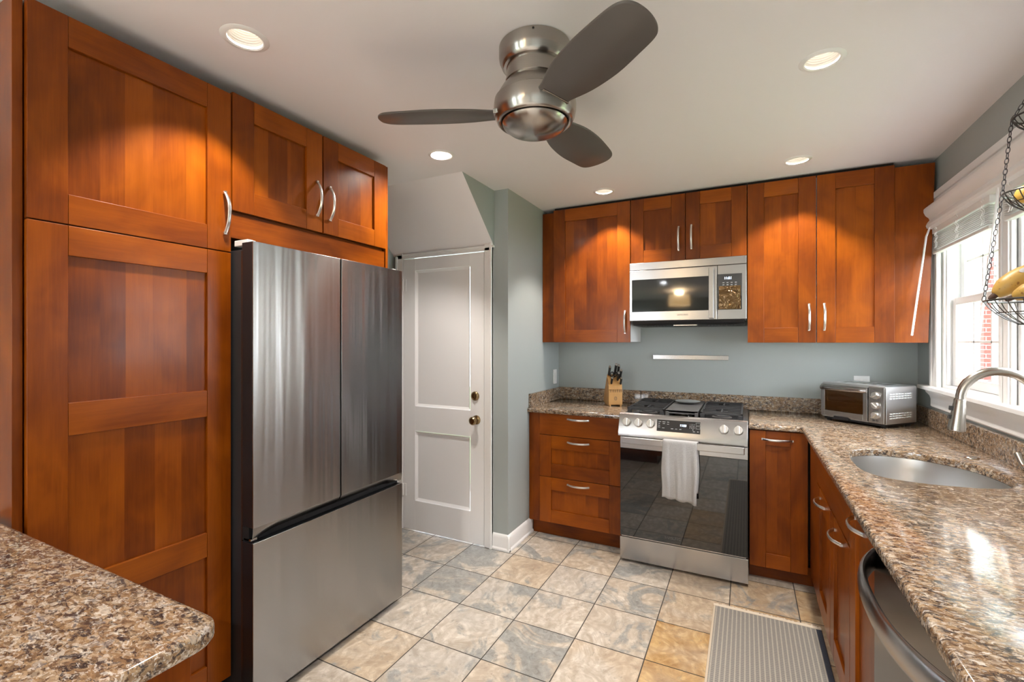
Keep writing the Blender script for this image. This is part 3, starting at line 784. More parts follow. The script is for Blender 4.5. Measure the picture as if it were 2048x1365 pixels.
for k, u in enumerate((.043, .117, .192, .612, .688)):
    c = on_panel(u, .062, 0); mb = MB()
    prof = [(.0255, 0), (.0255, .004), (.0245, .006), (.0245, .020), (.0225, .024), (0, .024)]
    vs = []; fs = []; n = 32; ax = Vector((1, 0, 0))
    for r, h in prof:
        for i in range(n): a_ = 2 * PI * i / n; vs.append(c + ax * (r * math.cos(a_)) + sl_d * (r * math.sin(a_)) + nrm * h)
    for i in range(len(prof) - 1):
        for j in range(n): fs.append((i * n + j, i * n + (j + 1) % n, (i + 1) * n + (j + 1) % n, (i + 1) * n + j))
    mb.add(vs, fs, 0)
    kn = mb.build('knob', M['knob'], t)
    mb = MB(); mb.obox(c + nrm * .030, ax, sl_d, nrm, .0075, .0235, .009); mb.build('grip', M['knob'], kn, bevel=.002)
# vent gap above the door, oven door
mb = MB(); mb.box(.006, SW - .006, .012, .045, .745, .813, 0); mb.build('vent_gap', M['darkgap'], t)
for k in range(9):
    mb = MB(); mb.box(.06 + k * .072, .105 + k * .072, .004, .012, .8055, .8085, 0); mb.build('vent_rib', M['steel'], t)
mb = MB(); mb.box(.002, SW - .002, .0, .040, .166, .806, 0); od = mb.build('oven_door', M['charcoal'], t, bevel=.002)
mb = MB(); mb.box(.002, SW - .002, -.004, .004, .734, .806, 0); mb.build('door_band', M['steel'], od, bevel=.002)
mb = MB(); mb.box(.003, SW - .003, -.004, .002, .172, .7335, 0); mb.build('oven_window', M['blackglass'], od, bevel=.0015)
mb = MB(); mb.box(.012, SW - .012, -.0055, .002, .1665, .1725, 0); mb.build('trim_strip', M['steel'], od)
mb = MB(); mb.box(.024, SW - .020, -.056, -.040, .772, .814, 0)
for x in (.030, SW - .044): mb.box(x, x + .018, -.044, .0, .778, .808, 0)
mb.build('oven_handle', M['steel'], od, bevel=.004)
text('lettering', 'SAMSUNG', .020, M['printdark'], od, (.325, -.0044, .205), ext=.0001)
mb = MB(); mb.box(.0, SW, .0, .040, .018, .160, 0); mb.build('drawer', M['steel'], t, bevel=.002)
for x in (.03, SW - .06):
    for y in (.06, .58):
        mb = MB(); mb.lathe([(0, 0), (.020, 0), (.020, .012), (.012, .016), (.012, .057), (0, .057)], (x + .015, y, 0), 'Z', 16); mb.build('foot', M['black'], t)
# grates: frame plus bars, burners beneath
def grate(x0, x1):
    mb = MB(); zt = .985; y0, y1 = .075, .640
    for y in (y0, y1 - .012): mb.box(x0, x1, y, y + .012, zt - .030 if y == y1 - .012 else zt - .014, zt, 0)
    for x in (x0, x1 - .012): mb.box(x, x + .012, y0, y1, zt - .018, zt, 0)
    nb = 7
    for k in range(nb):
        y = y0 + (y1 - y0) * (k + .75) / (nb + .5)
        if k in (1, 5): 
            mb.box(x0, x0 + (x1 - x0) * .36, y, y + .009, zt - .012, zt, 0); mb.box(x0 + (x1 - x0) * .64, x1, y, y + .009, zt - .012, zt, 0)
        else: mb.box(x0, x1, y, y + .009, zt - .012, zt, 0)
    xm = (x0 + x1) / 2
    mb.box(xm - .005, xm + .005, y0 + .05, y0 + .19, zt - .012, zt, 0); mb.box(xm - .005, xm + .005, y1 - .19, y1 - .05, zt - .012, zt, 0)
    for x in (x0 + .002, x1 - .026):
        for y in (y0 - .004, y1 - .026): mb.box(x, x + .024, y, y + .024, .9395, zt - .010, 0)
    return mb.build('grate', M['iron'], t, bevel=.002)
grate(.030, .262); grate(.474, .712)
mb = MB(); zt = .985
mb.box(.272, .464, .072, .635, zt - .016, zt, 0); mb.box(.272, .464, .072, .080, zt - .022, zt + .003, 0)
for x in (.272, .444):
    mb.box(x, x + .020, .066, .094, .9395, zt - .010, 0); mb.box(x, x + .020, .61, .635, .9395, zt - .010, 0)
mb.build('griddle', M['griddle'], t, bevel=.003)
for k, (x, y, r) in enumerate([(.146, .19, .046), (.146, .50, .036), (.368, .17, .040), (.593, .19, .046), (.593, .50, .036)]):
    mb = MB(); mb.lathe([(r + .012, .9395), (r + .012, .946), (r, .950), (r, .958), (r - .004, .962), (0, .963)], (x, y, 0), 'Z', 30)
    mb.build('burner', M['griddle'] if k != 2 else M['nickel'], t)
mb = MB(); mb.lathe([(0, .004), (.038, .002), (.046, .0), (.080, .014), (.084, .018), (.078, .0165), (.050, .008), (.030, .0095), (.012, .014), (.008, .017), (0, .018)], (0, 0, 0), 'Z', 40)
o = mb.build('metal_plate', M['knob'], loc=(SX0 + .365, SY + .44, .9855)); tag(o, 'small round shiny metal plate lying on the centre of the stove top', 'plate')

# towel folded over the oven handle
mb = MB(); r = random.Random(4); nx, hw = 30, .100; bary, barz = -.048, .814
path = []
for k in range(24): path.append((bary - .0125, .462 + (barz - .010 - .462) * k / 23))
for k in range(1, 8): a_ = PI - k * PI / 8; path.append((bary + .0125 * math.cos(a_), barz - .006 + .0135 * math.sin(a_)))
for k in range(18): path.append((bary + .0125, barz - .008 - (barz - .008 - .50) * k / 17 * .96))
vs = []; np_ = len(path)
for i, (y, z) in enumerate(path):
    for j in range(nx + 1):
        u = -1 + 2 * j / nx
        fall = max(0, (barz - z)) / .35
        side = 1 if i < 26 else -1
        wv = (math.sin(u * 7.0 + 1.1) * .006 + math.sin(u * 13.0 + z * 6) * .003) * min(1, fall * 1.6 + .05)
        x = .372 + u * (hw + .003 * math.sin(z * 22)) - .002 * fall + (.006 if side < 0 else 0)
        zz = z - (.010 * u * (fall if side > 0 else 0) + .004 * math.sin(u * 9) * (1 if i == 0 else 0))
        yy = y - (abs(wv) + wv if side > 0 else -(abs(wv)) * .5)
        vs.append((x, yy, zz))
W1 = nx + 1
mb.add(vs, [(i * W1 + j, i * W1 + j + 1, (i + 1) * W1 + j + 1, (i + 1) * W1 + j) for i in range(np_ - 1) for j in range(nx)])
o = mb.build('hand_towel', M['towel'], loc=(SX0, SY, 0)); tag(o, 'light grey terry hand towel hanging over the oven door handle', 'towel')
md = o.modifiers.new('cloth', 'SOLIDIFY'); md.thickness = .005; md.offset = 0

# ------------------------------------------------------------------ microwave over the stove
MX0, MX1, MY = -.736, .0035, 3.31; MW = MX1 - MX0
t = thing('microwave', 'stainless steel microwave mounted over the stove under the short cabinet', 'microwave', (MX0, MY, 1.560))
mb = MB(); mb.box(.002, MW - .002, .035, .42, .0, .404, 0); mb.build('body', M['steel_dark'], t, bevel=.002)
mb = MB(); mb.prism([(.03, .0), (.42, .0), (.42, -.034), (.06, -.030), (.04, -.018)], 'X', .015, MW - .012, 0)
ub = mb.build('hood_base', M['black'], t, bevel=.002)
for x in (.07, .50):
    mb = MB(); mb.box(x - .006, x + .176, .066, .244, -.0335, -.0325, 0)
    for k in range(9): mb.box(x + k * .02, x + k * .02 + .008, .07, .24, -.0355, -.0330, 0)
    mb.build('grease_filter', M['charcoal'], ub)
mb = MB(); mb.box(.29, .44, .058, .075, -.034, -.029, 0); mb.build('lamp_lens', M['nickel'], ub)
mb = MB(); mb.box(0, MW, .0, .036, .355, .406, 0); mb.build('vent_band', M['steel'], t, bevel=.003)
mb = MB(); mb.box(0, .567, -.002, .035, .001, .352, 0); d = mb.build('door', M['steel'], t, bevel=.003)
mb = MB(); mb.box(.018, .546, -.0045, .0, .063, .288, 0); mb.build('door_window', M['microglass'], d, bevel=.001)
mb = MB(); mb.box(.519, .549, -.044, -.030, .008, .338, 0); mb.box(.523, .545, -.032, -.001, .016, .040, 0); mb.box(.523, .545, -.032, -.001, .306, .330, 0); mb.build('handle', M['steel'], d, bevel=.003)
text('lettering', 'SAMSUNG', .0155, M['printdark'], d, (.355, -.0024, .036), ext=.0001)
mb = MB(); mb.box(.570, MW, -.002, .035, .001, .352, 0); d = mb.build('control_panel', M['steel'], t, bevel=.003)
mb = MB(); mb.box(.572, MW - .026, -.0045, .0, .063, .294, 0); g = mb.build('keypad_glass', M['blackglass'], t, bevel=.001)
mb = MB(); nx, nz = 24, 24; vs = []
for j in range(nz + 1):
    for i in range(nx + 1): vs.append((.578 + .128 * i / nx, -.0052 - .0016 * (.5 + .5 * math.sin(i * 1.1 + j * .7) * math.sin(j * .9)), .066 + .150 * j / nz))
mb.add(vs, [(j * (nx + 1) + i, j * (nx + 1) + i + 1, (j + 1) * (nx + 1) + i + 1, (j + 1) * (nx + 1) + i) for j in range(nz) for i in range(nx)])
mb.build('keypad_film', M['film'], g)['label'] = 'wavy shiny film over the keypad'
text('clock_digits', '11:21', .021, M['led'], g, (.632, -.0050, .266))
for k in range(4):
    for z in (.222, .236): mb = MB(); mb.box(.600 + k * .024, .611 + k * .024, -.0050, -.0044, z, z + .0028, 0); mb.build('button', M['print'], g)

# ------------------------------------------------------------------ magnetic knife bar, outlet, switch
mb = MB(); mb.box(-.646, -.113, 3.722, 3.7395, 1.279, 1.313, 0); o = mb.build('magnetic_knife_bar', M['steel'], bevel=.002); tag(o, 'bare steel magnetic knife bar on the green wall above the stove', 'knife bar')
t = thing('wall_outlet', 'white double outlet plate on the back wall behind the toaster oven', 'outlet', (.674, 3.7395, 1.135))
mb = MB(); mb.box(-.043, .043, -.006, 0, -.057, .057, 0); mb.build('cover_plate', M['plate'], t, bevel=.002)
for s in (-1, 1):
    mb = MB(); mb.box(s * .022 - .015, s * .022 + .015, -.008, -.005, -.034, .034, 0); mb.build('socket', M['melamine'], t, bevel=.001)
t = thing('light_switch', 'white switch plate on the left wall above the short worktop', 'switch', (-1.4335, 3.642, 1.122), PI / 2)
mb = MB(); mb.box(-.037, .037, -.006, 0, -.060, .060, 0); mb.build('cover_plate', M['plate'], t, bevel=.002)
mb = MB(); mb.box(-.016, .016, -.010, -.005, -.033, .033, 0); mb.build('rocker', M['melamine'], t, bevel=.001)

# ------------------------------------------------------------------ knife block and knives (local -y is the front)
KB = Matrix.Translation((-.875, 3.470, CT1)) @ Matrix.Rotation(math.radians(26.6), 4, 'Z')
t = thing('knife_block', 'light wood slanted knife block on the worktop left of the stove', 'knife block', (-.875, 3.470, CT1), math.radians(26.6))
mb = MB(); mb.prism([(0, .010), (.0, .118), (.006, .124), (.006, .150), (.065, .235), (.215, .020), (.205, .010)], 'X', -.051, .051, 0); mb.build('body', M['blockwood'], t, bevel=.002)
mb = MB()
for k in range(7): mb.box(-.042 + k * .0135, -.039 + k * .0135, -.001, .0062, .104, .1245, 0)
mb.build('steak_slots', M['darkgap'], t)
for x in (-.044, .034):
    mb = MB(); mb.box(x, x + .010, .0, .19, 0, .0105, 0); mb.build('foot', M['blockwood'], t)
mb = MB()
for s in (-1, 1): mb.tube([(s * .004, -.0006, .044 + .003 * k) for k in range(10)], .0009, 6)
mb.tube([(.010 * math.cos(a_), -.0006, .058 + .014 * math.sin(a_)) for a_ in [k * PI / 6 for k in range(12)]], .0009, 6, closed=True)
mb.build('stamp', M['printdark'], t)
kdir = Vector((0, -.150, .215)).normalized()
KN = [(-.040, .058, .085, .0105, 'black knife handle standing tallest at the back left corner of the block'),
      (.006, .062, .100, .0115, 'black knife handle with steel end cap, highest in the middle of the block'),
      (.027, .059, .094, .0100, 'black knife handle just right of the highest one in the block'),
      (.041, .041, .085, .0105, 'black knife handle at the right edge of the block, above the short front one'),
      (.021, .032, .078, .0110, 'black knife handle in the middle of the block, below the highest one'),
      (-.030, .015, .062, .0095, 'short black knife handle at the front left of the block'),
      (.038, .013, .064, .0095, 'short black knife handle at the front right of the block')]
def slope_pt(x, u):   # u from .006 to .065 along the sloped face
    return Vector((x, u, .150 + (u - .006) / .059 * .085))
for x, u, L, r_, lb in KN:
    p = slope_pt(x, u); w = KB @ p
    o = thing('kitchen_knife', lb, 'knife', w, math.radians(26.6), 'knives in the wooden block')
    mb = MB(); mb.tube([kdir * s for s in (.009, .016, L * .5, L * .9, L)], [r_ * .85, r_ * .95, r_, r_ * 1.05, r_ * .98], 14, flat=(1.25, .8), up=(0, 1, 0)); mb.build('handle', M['black'], o)
    mb = MB(); mb.tube([kdir * L, kdir * (L + .004), kdir * (L + .006)], [r_ * .98, r_ * .95, r_ * .6], 14, flat=(1.25, .8), up=(0, 1, 0)); mb.build('end_cap', M['knob'], o)
p = slope_pt(-.012, .042); w = KB @ p
o = thing('kitchen_scissors', 'black handled kitchen scissors tucked among the knives in the block', 'scissors', w, math.radians(26.6))
kside = Vector((1, 0, 0))
for s in (-1, 1):
    mb = MB(); mb.tube([kdir * (.045 + .022 * math.sin(a_)) + kside * (s * .013 + .011 * math.cos(a_)) for a_ in [k * PI / 10 for k in range(20)]], .0042, 8, closed=True)
    mb.tube([kdir * .026 + kside * s * .010, kdir * .004], .0045, 8); mb.build('loop', M['black'], o)
mb = MB(); mb.obox(kdir * .016, kdir, Vector((0, kdir.z, -kdir.y)), (1, 0, 0), .012, .007, .002); mb.build('blade', M['knob'], o)

# ------------------------------------------------------------------ toaster oven (rotated in the corner)
TA = math.radians(-42)
t = thing('toaster_oven', 'silver toaster oven with three knobs set at an angle in the corner', 'toaster oven', (.420, 3.478, CT1), TA)
TW, TD, TZ0, TZ1 = .362, .285, .022, .235
mb = MB(); mb.prism([(0, TZ0), (TW, TZ0), (TW, TZ1 - .012), (TW - .003, TZ1 - .004), (TW - .012, TZ1), (.012, TZ1), (.003, TZ1 - .004), (0, TZ1 - .012)], 'Y', .012, TD, 0)
b = mb.build('body', steel('toaster_silver', (0.70, 0.71, 0.73), 0.38, 0.2), t, bevel=.002)
mb = MB()
for z0 in (.055, .165):
    for r in range(3):
        for k in range(8): mb.obox((TW + .0005, .050 + k * .026, z0 + r * .0125), (0, 1, 0), (0, 0, 1), (1, 0, 0), .0085, .0030, .0016)
mb.build('louvres', M['plate'], b, bevel=.001)
mb = MB()
for k in range(5): mb.box(.05 + k * .055, .085 + k * .055, .10, .20, TZ1 - .0005, TZ1 + .0006, 0)
mb.build('embossing', M['steel'], b)
mb = MB(); mb.box(.010, TW - .010, .02, TD - .01, .010, TZ0 + .002, 0); mb.build('base_tray', M['black'], t)
for x in (.020, TW - .034):
    for y in (.03, TD - .045):
        mb = MB(); mb.lathe([(0, 0), (.014, 0), (.016, .012), (0, .012)], (x + .007, y + .01, 0), 'Z', 16); mb.build('foot', M['black'], t)
mb = MB(); mb.box(.278, TW - .001, -.004, .014, TZ0 + .002, TZ1 - .006, 0); cp = mb.build('control_panel', M['steel'], t, bevel=.003)
for k, z in enumerate((.183, .127, .071)):
    mb = MB(); mb.lathe([(.0205, 0), (.0195, .012), (.017, .016), (0, .016)], (.318, -.004, z), 'Y', 28); kn = mb.build('knob', M['knob'], t)
    a_ = (.5, 2.4, .9)[k]; mb = MB(); mb.obox((.318, -.024, z), (math.cos(a_), 0, math.sin(a_)), (-math.sin(a_), 0, math.cos(a_)), (0, 1, 0), .0185, .0045, .006); mb.build('grip', M['knob'], kn, bevel=.002)
for z in (.211, .155, .099):
    mb = MB(); mb.box(.304, .332, -.0045, -.0038, z - .0012, z + .0012, 0); mb.build('printed_mark', M['printdark'], cp)
for x in (.306, .324):
    mb = MB(); mb.box(x - .006, x + .007, -.0055, -.0038, .036, .046, 0); mb.build('button', M['printdark'], cp, bevel=.001)
mb = MB(); mb.box(.020, .262, .018, .020, .056, .205, 0); mb.build('cavity', plain('oven_cavity', (.30, .22, .13), .35, .5), t)
mb = MB(); x0, x1, z0, z1 = .004, .274, .030, .222
mb.box(x0, x0 + .024, -.006, .010, z0, z1, 0); mb.box(x1 - .024, x1, -.006, .010, z0, z1, 0); mb.box(x0 + .024, x1 - .024, -.006, .010, z0, z0 + .034, 0); mb.box(x0 + .024, x1 - .024, -.006, .010, z1 - .020, z1, 0)
d = mb.build('door', M['steel'], t, bevel=.0015)
mb = MB(); mb.box(.027, .251, -.003, .001, .063, .203, 0); mb.build('glass', M['ovenglass'], d)
pts = [(x0 + .004 + (x1 - x0 - .008) * k / 16, -.012 - .022 * math.sin(PI * k / 16) ** .6, .203) for k in range(17)]
mb = MB(); mb.tube(pts, .0115, 12, flat=(1.1, .6)); mb.build('door_handle', M['steel'], d)
mb = MB(); mb.tube([(.034, .010, .140), (.038, .010, .120), (.240, .010, .120), (.244, .010, .140)], .0016, 8)
for k in range(8): mb.tube([(.040 + k * .028, .006, .119), (.040 + k * .028, .016, .119)], .0011, 6)
mb.build('wire_rack', M['knob'], t)
mb = MB(); mb.box(.085, .170, -.010, .012, .016, .036, 0); mb.build('crumb_tray_tab', M['black'], t, bevel=.002)

# ------------------------------------------------------------------ dishwasher (faces -X)
t = thing('dishwasher', 'dark stainless steel dishwasher with a bowed bar handle under the worktop', 'dishwasher', (RX - .004, 1.599, 0), -PI / 2)
mb = MB(); mb.box(.004, .596, .030, .58, .10, .893, 0); mb.build('body', M['charcoal'], t)
mb = MB(); mb.box(.001, .599, .0, .030, .112, .892, 0); d = mb.build('door', M['steel_dark'], t, bevel=.004)
mb = MB(); mb.box(.02, .58, .06, .08, .0, .105, 0); mb.build('toe_kick', M['black'], t)
pts = [(.012 + .576 * k / 32, -.002 - .062 * (1 - abs(2 * k / 32 - 1) ** 2.6), .822) for k in range(33)]
mb = MB(); mb.tube(pts, .030, 18, flat=(1.0, .36), up=(0, 0, 1)); mb.build('handle', M['steel'], d)
mb = MB(); mb.box(.02, .58, -.0015, .001, .700, .703, 0); mb.build('door_seam', M['darkgap'], d)

# ------------------------------------------------------------------ rug
mb = MB(); nx, ny = 4, 40; rx0, ry0, rw, rl = -.155, .75, .485, 1.962
for i in range(1): mb.box(0, rw, 0, rl, 0, .007, 0)
t = thing('kitchen_rug', 'grey and cream striped woven rug with fringe in front of the sink cabinets', 'rug', (rx0, ry0, 0), 0)
mb.build('woven_field', M['rug'], t, bevel=.003)
r = random.Random(3)
for (yb, s_) in ((rl, 1), (0, -1)):
    mb = MB()
    for k in range(60):
        x = rw * (k + .5) / 60; L = .022 + r.uniform(-.006, .008)
        mb.obox((x + r.uniform(-.002, .002), yb + s_ * L / 2, .0035), (1, 0, 0), (0, 1, 0), (0, 0, 1), .0046, L / 2, .003)
    mb.box(0, rw, min(yb - s_ * .006, yb + s_ * .012), max(yb - s_ * .006, yb + s_ * .012), .0005, .0085, 0)
    mb.build('fringe', M['fringe'], t)

# ------------------------------------------------------------------ ceiling fan
FX, FY = -.663, 1.496
t = thing('ceiling_fan', 'brushed nickel flush ceiling fan with three grey blades', 'ceiling fan', (FX, FY, 0))
mb = MB(); mb.lathe([(.121, ZC), (.126, ZC - .004), (.126, 2.414), (.124, 2.402), (.117, 2.388), (.116, 2.384), (.109, 2.377), (.100, 2.375)], n=64); mb.build('canopy', M['fan'], t)
mb = MB(); mb.lathe([(.100, 2.378), (.100, 2.3340), (.1035, 2.3320), (.1040, 2.3240), (.1015, 2.3220), (.1045, 2.3160), (.116, 2.3040), (.128, 2.2840), (.136, 2.2660), (.1355, 2.2640)], n=64); mb.build('neck', M['fan'], t)
mb = MB(); mb.lathe([(.137, 2.2665), (.1415, 2.2630), (.1440, 2.2440), (.1435, 2.2230), (.1395, 2.2040), (.1335, 2.1940), (.1325, 2.1900), (.1285, 2.1860), (.1245, 2.1840), (.1185, 2.1870)], n=64); mb.build('motor_housing', M['fan'], t)
mb = MB(); mb.lathe([(.1145, 2.1900), (.115, 2.1830), (.1095, 2.1730), (.092, 2.1600), (.063, 2.1490), (.030, 2.1435), (0, 2.1420)], n=64); mb.build('end_cap', M['fan'], t)
for k in range(3):
    mb = MB(); a_ = 2 * PI * k / 3 + .9; mb.lathe([(0, 0), (.004, 0), (.004, .003), (0, .004)], (.126 * math.cos(a_), .126 * math.sin(a_), 2.436), 'Z', 8); mb.build('screw', M['darkgap'], t)
BL = [(.105, -.048), (.158, -.066), (.246, -.088), (.345, -.095), (.450, -.091), (.518, -.084), (.548, -.070), (.562, -.048), (.564, -.015), (.557, .018), (.541, .046), (.514, .061), (.450, .069), (.350, .077), (.240, .069), (.150, .048), (.105, .040)]
inner = smooth_loop(BL, 4)
for ang in (-36.0, 83.5, 203.0):
    mb = MB(); vs = []; n = len(inner); p = math.tan(math.radians(12))
    for dz, sh in ((-.0035, .0), (-.0042, .003), (.0042, .003), (.0035, 0)):
        pass
    lay = []
    lp = list(inner)
    if sum(lp[i][0] * lp[(i + 1) % n][1] - lp[(i + 1) % n][0] * lp[i][1] for i in range(n)) < 0: lp.reverse()
    for d_, dz in ((.003, -.0045), (0, -.002), (0, .002), (.003, .0045)):
        for q in offset_loop(lp, d_): vs.append((q[0], q[1], 2.221 - p * q[1] + dz))
    fs = [(i * n + k, i * n + (k + 1) % n, (i + 1) * n + (k + 1) % n, (i + 1) * n + k) for i in range(3) for k in range(n)] + [tuple(range(n)), tuple(range(3 * n, 4 * n))]
    mb.add(vs, fs); b = mb.build('blade', M['blade'], t, rotz=math.radians(ang), angle=50)
    mb = MB(); mb.obox((.118, 0, 2.221), (1, 0, 0), (0, 1, -p), (0, p, 1), .025, .050, .008); mb.build('blade_arm', M['fan'], b, bevel=.002)

# ------------------------------------------------------------------ recessed ceiling lamps
LBL = ['recessed ceiling lamp with ribbed white baffle above the pantry cabinet', 'recessed ceiling lamp out over the floor between fan and window', 'recessed ceiling lamp near the stair slope above the fridge end',
       'recessed ceiling lamp in front of the tall cabinet by the window', 'recessed ceiling lamp in front of the cabinet above the knife block', 'added unseen ceiling lamp over the near end of the sink run']
def can(x, y, lb, grp='recessed lamps in the kitchen ceiling', power=CAN_POWER * 4, color=CAN_COLOR, cone=92):
    t = thing('recessed_ceiling_lamp', lb, 'ceiling lamp', (x, y, ZC), 0, grp)
    mb = MB(); mb.lathe([(.056, .004), (.054, -.002), (.058, -.006), (.068, -.005), (.0745, -.001), (.0745, 0)], n=48); mb.build('trim_ring', M['white'], t)
    prof = [(.0545, 0)]
    for k in range(8): z = .006 + k * .008; rr = .0545 - .0011 * k; prof += [(rr, z), (rr - .002, z + .004), (rr - .0005, z + .008)]
    mb = MB(); mb.lathe(prof, n=48)
    mb.f = [f for f in mb.f if len(f) == 4]; mb.m = mb.m[:len(mb.f)]; mb.t = mb.t[:len(mb.f)]
    mb.build('baffle', M['baffle'], t)
    mb = MB(); mb.lathe([(.046, .070), (.034, .070)], n=36); mb.build('reflector', M['baffle'], t)
    mb = MB(); mb.lathe([(.034, .072), (.032, .062), (.024, .057), (0, .055)], n=36); mb.build('bulb', M['bulb'], t)
    L = bpy.data.lights.new('lamp_beam', 'SPOT'); L.energy = power * (1.1 if y == 2.122 else 1); L.color = color; L.spot_size = math.radians(116 if y == 2.122 else cone); L.spot_blend = .35; L.shadow_soft_size = .03
    lo = bpy.data.objects.new('lamp_beam', L); C.objects.link(lo); lo.parent = t; lo.location = (0, 0, .045)
    if y == 2.122: lo.rotation_euler = (math.radians(-14), math.radians(22), 0)      # an eyeball lamp, turned to the cabinets
for (x, y), lb in zip(LAMPS, LBL): can(x, y, lb)
for x, y in FILL_LAMPS: can(x, y, 'added fill lamp in the unseen dining end behind the kitchen', 'added fill lamps in the dining ceiling', FILL_POWER, (.90, .95, 1.0), 150)

# pendant in the dining end (mirrored in the microwave glass)
t = thing('drum_ceiling_lamp', 'warm cream drum shade ceiling lamp in the dining end', 'ceiling lamp', (-1.21, -3.34, 0))
mb = MB(); mb.lathe([(0, ZC), (.06, ZC), (.06, ZC - .02), (.012, ZC - .03), (.012, 2.38), (0, 2.38)], n=24); mb.build('canopy', M['nickel'], t)
mb = MB(); mb.lathe([(.20, 2.14), (.205, 2.14), (.195, 2.36), (.19, 2.36), (.19, 2.345)], n=48); mb.f = [f for f in mb.f if len(f) == 4]; mb.m = mb.m[:len(mb.f)]; mb.t = mb.t[:len(mb.f)]; mb.build('lamp_shade', M['shade'], t)
mb = MB(); mb.lathe([(.199, 2.150), (0, 2.146)], n=48); mb.f = [f for f in mb.f if len(f) == 4]; mb.m = mb.m[:len(mb.f)]; mb.t = mb.t[:len(mb.f)]; mb.build('diffuser', M['shade'], t)
L = bpy.data.lights.new('lamp_bulb', 'POINT'); L.energy = PENDANT_POWER; L.color = (1.0, .74, .45); L.shadow_soft_size = .06
lo = bpy.data.objects.new('lamp_bulb', L); C.objects.link(lo); lo.parent = t; lo.location = (0, 0, 2.41)

# ------------------------------------------------------------------ kitchen window (two units, one casing)
def sash_window(name, y0, y1):
    X0 = 1.0; w = .045
    fr = MB(); fr.box(.965, 1.10, y0, y0 + .022, WZ0, WZ1, 0); fr.box(.965, 1.10, y1 - .022, y1, WZ0, WZ1, 0); fr.box(.965, 1.10, y0 + .022, y1 - .022, WZ1 - .03, WZ1, 0); fr.box(.965, 1.12, y0 + .022, y1 - .022, WZ0, WZ0 + .028, 0)
    for (a, b) in ((y0 + .022, y0 + .034), (y1 - .034, y1 - .022)): fr.box(.975, .990, a, b, WZ0 + .028, WZ1 - .03, 0)
    root = struct(fr.build(name, M['white'], bevel=.002))
    def sash(nm, xa, za, zb):
        s = MB(); a, b = y0 + .024, y1 - .024
        s.box(xa, xa + .03, a, a + w, za, zb, 0); s.box(xa, xa + .03, b - w, b, za, zb, 0); s.box(xa, xa + .03, a + w, b - w, za, za + .048, 0); s.box(xa, xa + .03, a + w, b - w, zb - .038, zb, 0)
        so = s.build(nm, M['white'], root, bevel=.003); so['kind'] = 'structure'
        mu = MB()
        for k in (1, 2): yy = a + w + (b - a - 2 * w) * k / 3; mu.box(xa + .010, xa + .020, yy - .005, yy + .005, za + .048, zb - .038, 0)
        zz = (za + zb) / 2; mu.box(xa + .010, xa + .020, a + w, b - w, zz - .005, zz + .005, 0)
        m_ = mu.build('muntins', M['white'], so); m_['kind'] = 'structure'
        g = MB(); g.box(xa + .013, xa + .017, a + w - .005, b - w + .005, za + .045, zb - .034, 0); g_ = g.build('pane', M['glass'], so); g_['kind'] = 'structure'
    sash('sash', 1.000, WZ0 + .030, 1.650); sash('sash', 1.034, 1.615, WZ1 - .03)
sash_window('window_1', 2.650, 3.350); sash_window('window_2', 1.850, 2.550)
mb = MB()
def cas(y0, y1, z0, z1): mb.box(.945, .962, y0, y1, z0, z1, 0)
cas(3.350, 3.450, WZ0 + .012, 2.10); mb.box(.936, .945, 3.425, 3.452, WZ0 + .012, 2.10, 0); mb.box(.940, .945, 3.352, 3.372, WZ0 + .012, 2.10, 0)
cas(1.750, 1.850, WZ0 + .012, 2.10); mb.box(.936, .945, 1.748, 1.775, WZ0 + .012, 2.10, 0)
cas(2.550, 2.650, WZ0 + .012, 2.10); mb.box(.938, .945, 2.560, 2.580, WZ0 + .012, 2.10, 0); mb.box(.938, .945, 2.620, 2.640, WZ0 + .012, 2.10, 0)
mb.box(.945, .962, 1.748, 3.452, 2.095, 2.250, 0); mb.box(.936, .950, 1.746, 3.454, 2.215, 2.252, 0); mb.box(.938, .950, 1.747, 3.453, 2.196, 2.204, 0)
mb.box(.966, 1.0, 2.550, 2.650, WZ0, 2.10, 0)
struct(mb.build('trim_2', M['white'], bevel=.003))
# stool and apron
mb = MB(); mb.box(.905, .99, 1.69, 3.545, WZ0 - .008, WZ0 + .014, 0)
prof = [(.959, WZ0 - .008), (.918, WZ0 - .008), (.922, WZ0 - .022), (.938, WZ0 - .040), (.944, WZ0 - .060), (.944, WZ0 - .100), (.950, WZ0 - .108), (.959, WZ0 - .108)]
mb.prism(prof, 'Y', 1.74, 3.46, 0)
struct(mb.build('windowsill_1', M['white'], bevel=.004))
# blinds: moulded valance, head rail, gathered slats, bottom rail, cords, wands
def blind(y0, y1, lb, wand):
    t = thing('venetian_blind', lb, 'blind', (.915, (y0 + y1) / 2, 2.05)); h = (y1 - y0) / 2
    mb = MB(); mb.box(.012, .040, -h + .03, h - .03, -.036, .004, 0); mb.build('head_rail', M['slat'], t, bevel=.002)
    mb = MB()
    for k in range(10): mb.obox((.026, 0, -.046 - k * .0088), (1, 0, -.03), (0, 1, 0), (.03, 0, 1), .0125, h - .035, .0013)
    mb.build('slats', M['slat_shaded'], t)
    mb = MB(); mb.box(.012, .040, -h + .033, h - .033, -.148, -.133, 0); mb.build('bottom_rail', M['slat'], t, bevel=.003)
    for y in (-h + .09, -.0, h - .09):
        mb = MB()
        for s in (-1, 1): mb.tube([(.012 - .004 * math.sin(k * 2.1), y + s * .010 + .004 * math.cos(k * 1.7), .000 - k * .0122) for k in range(11)], .0018, 6)
        mb.build('ladder_cord', M['slat'], t)
    mb = MB(); mb.tube([Vector(q) for q in wand], .0050, 10); mb.build('tilt_wand', M['white'], t)
blind(2.66, 3.40, 'raised white venetian blind under the window valance, next to the wall cabinets', [(.005, .325, .02), (-.02, .315, -.05), (-.105, .225, -.60)])
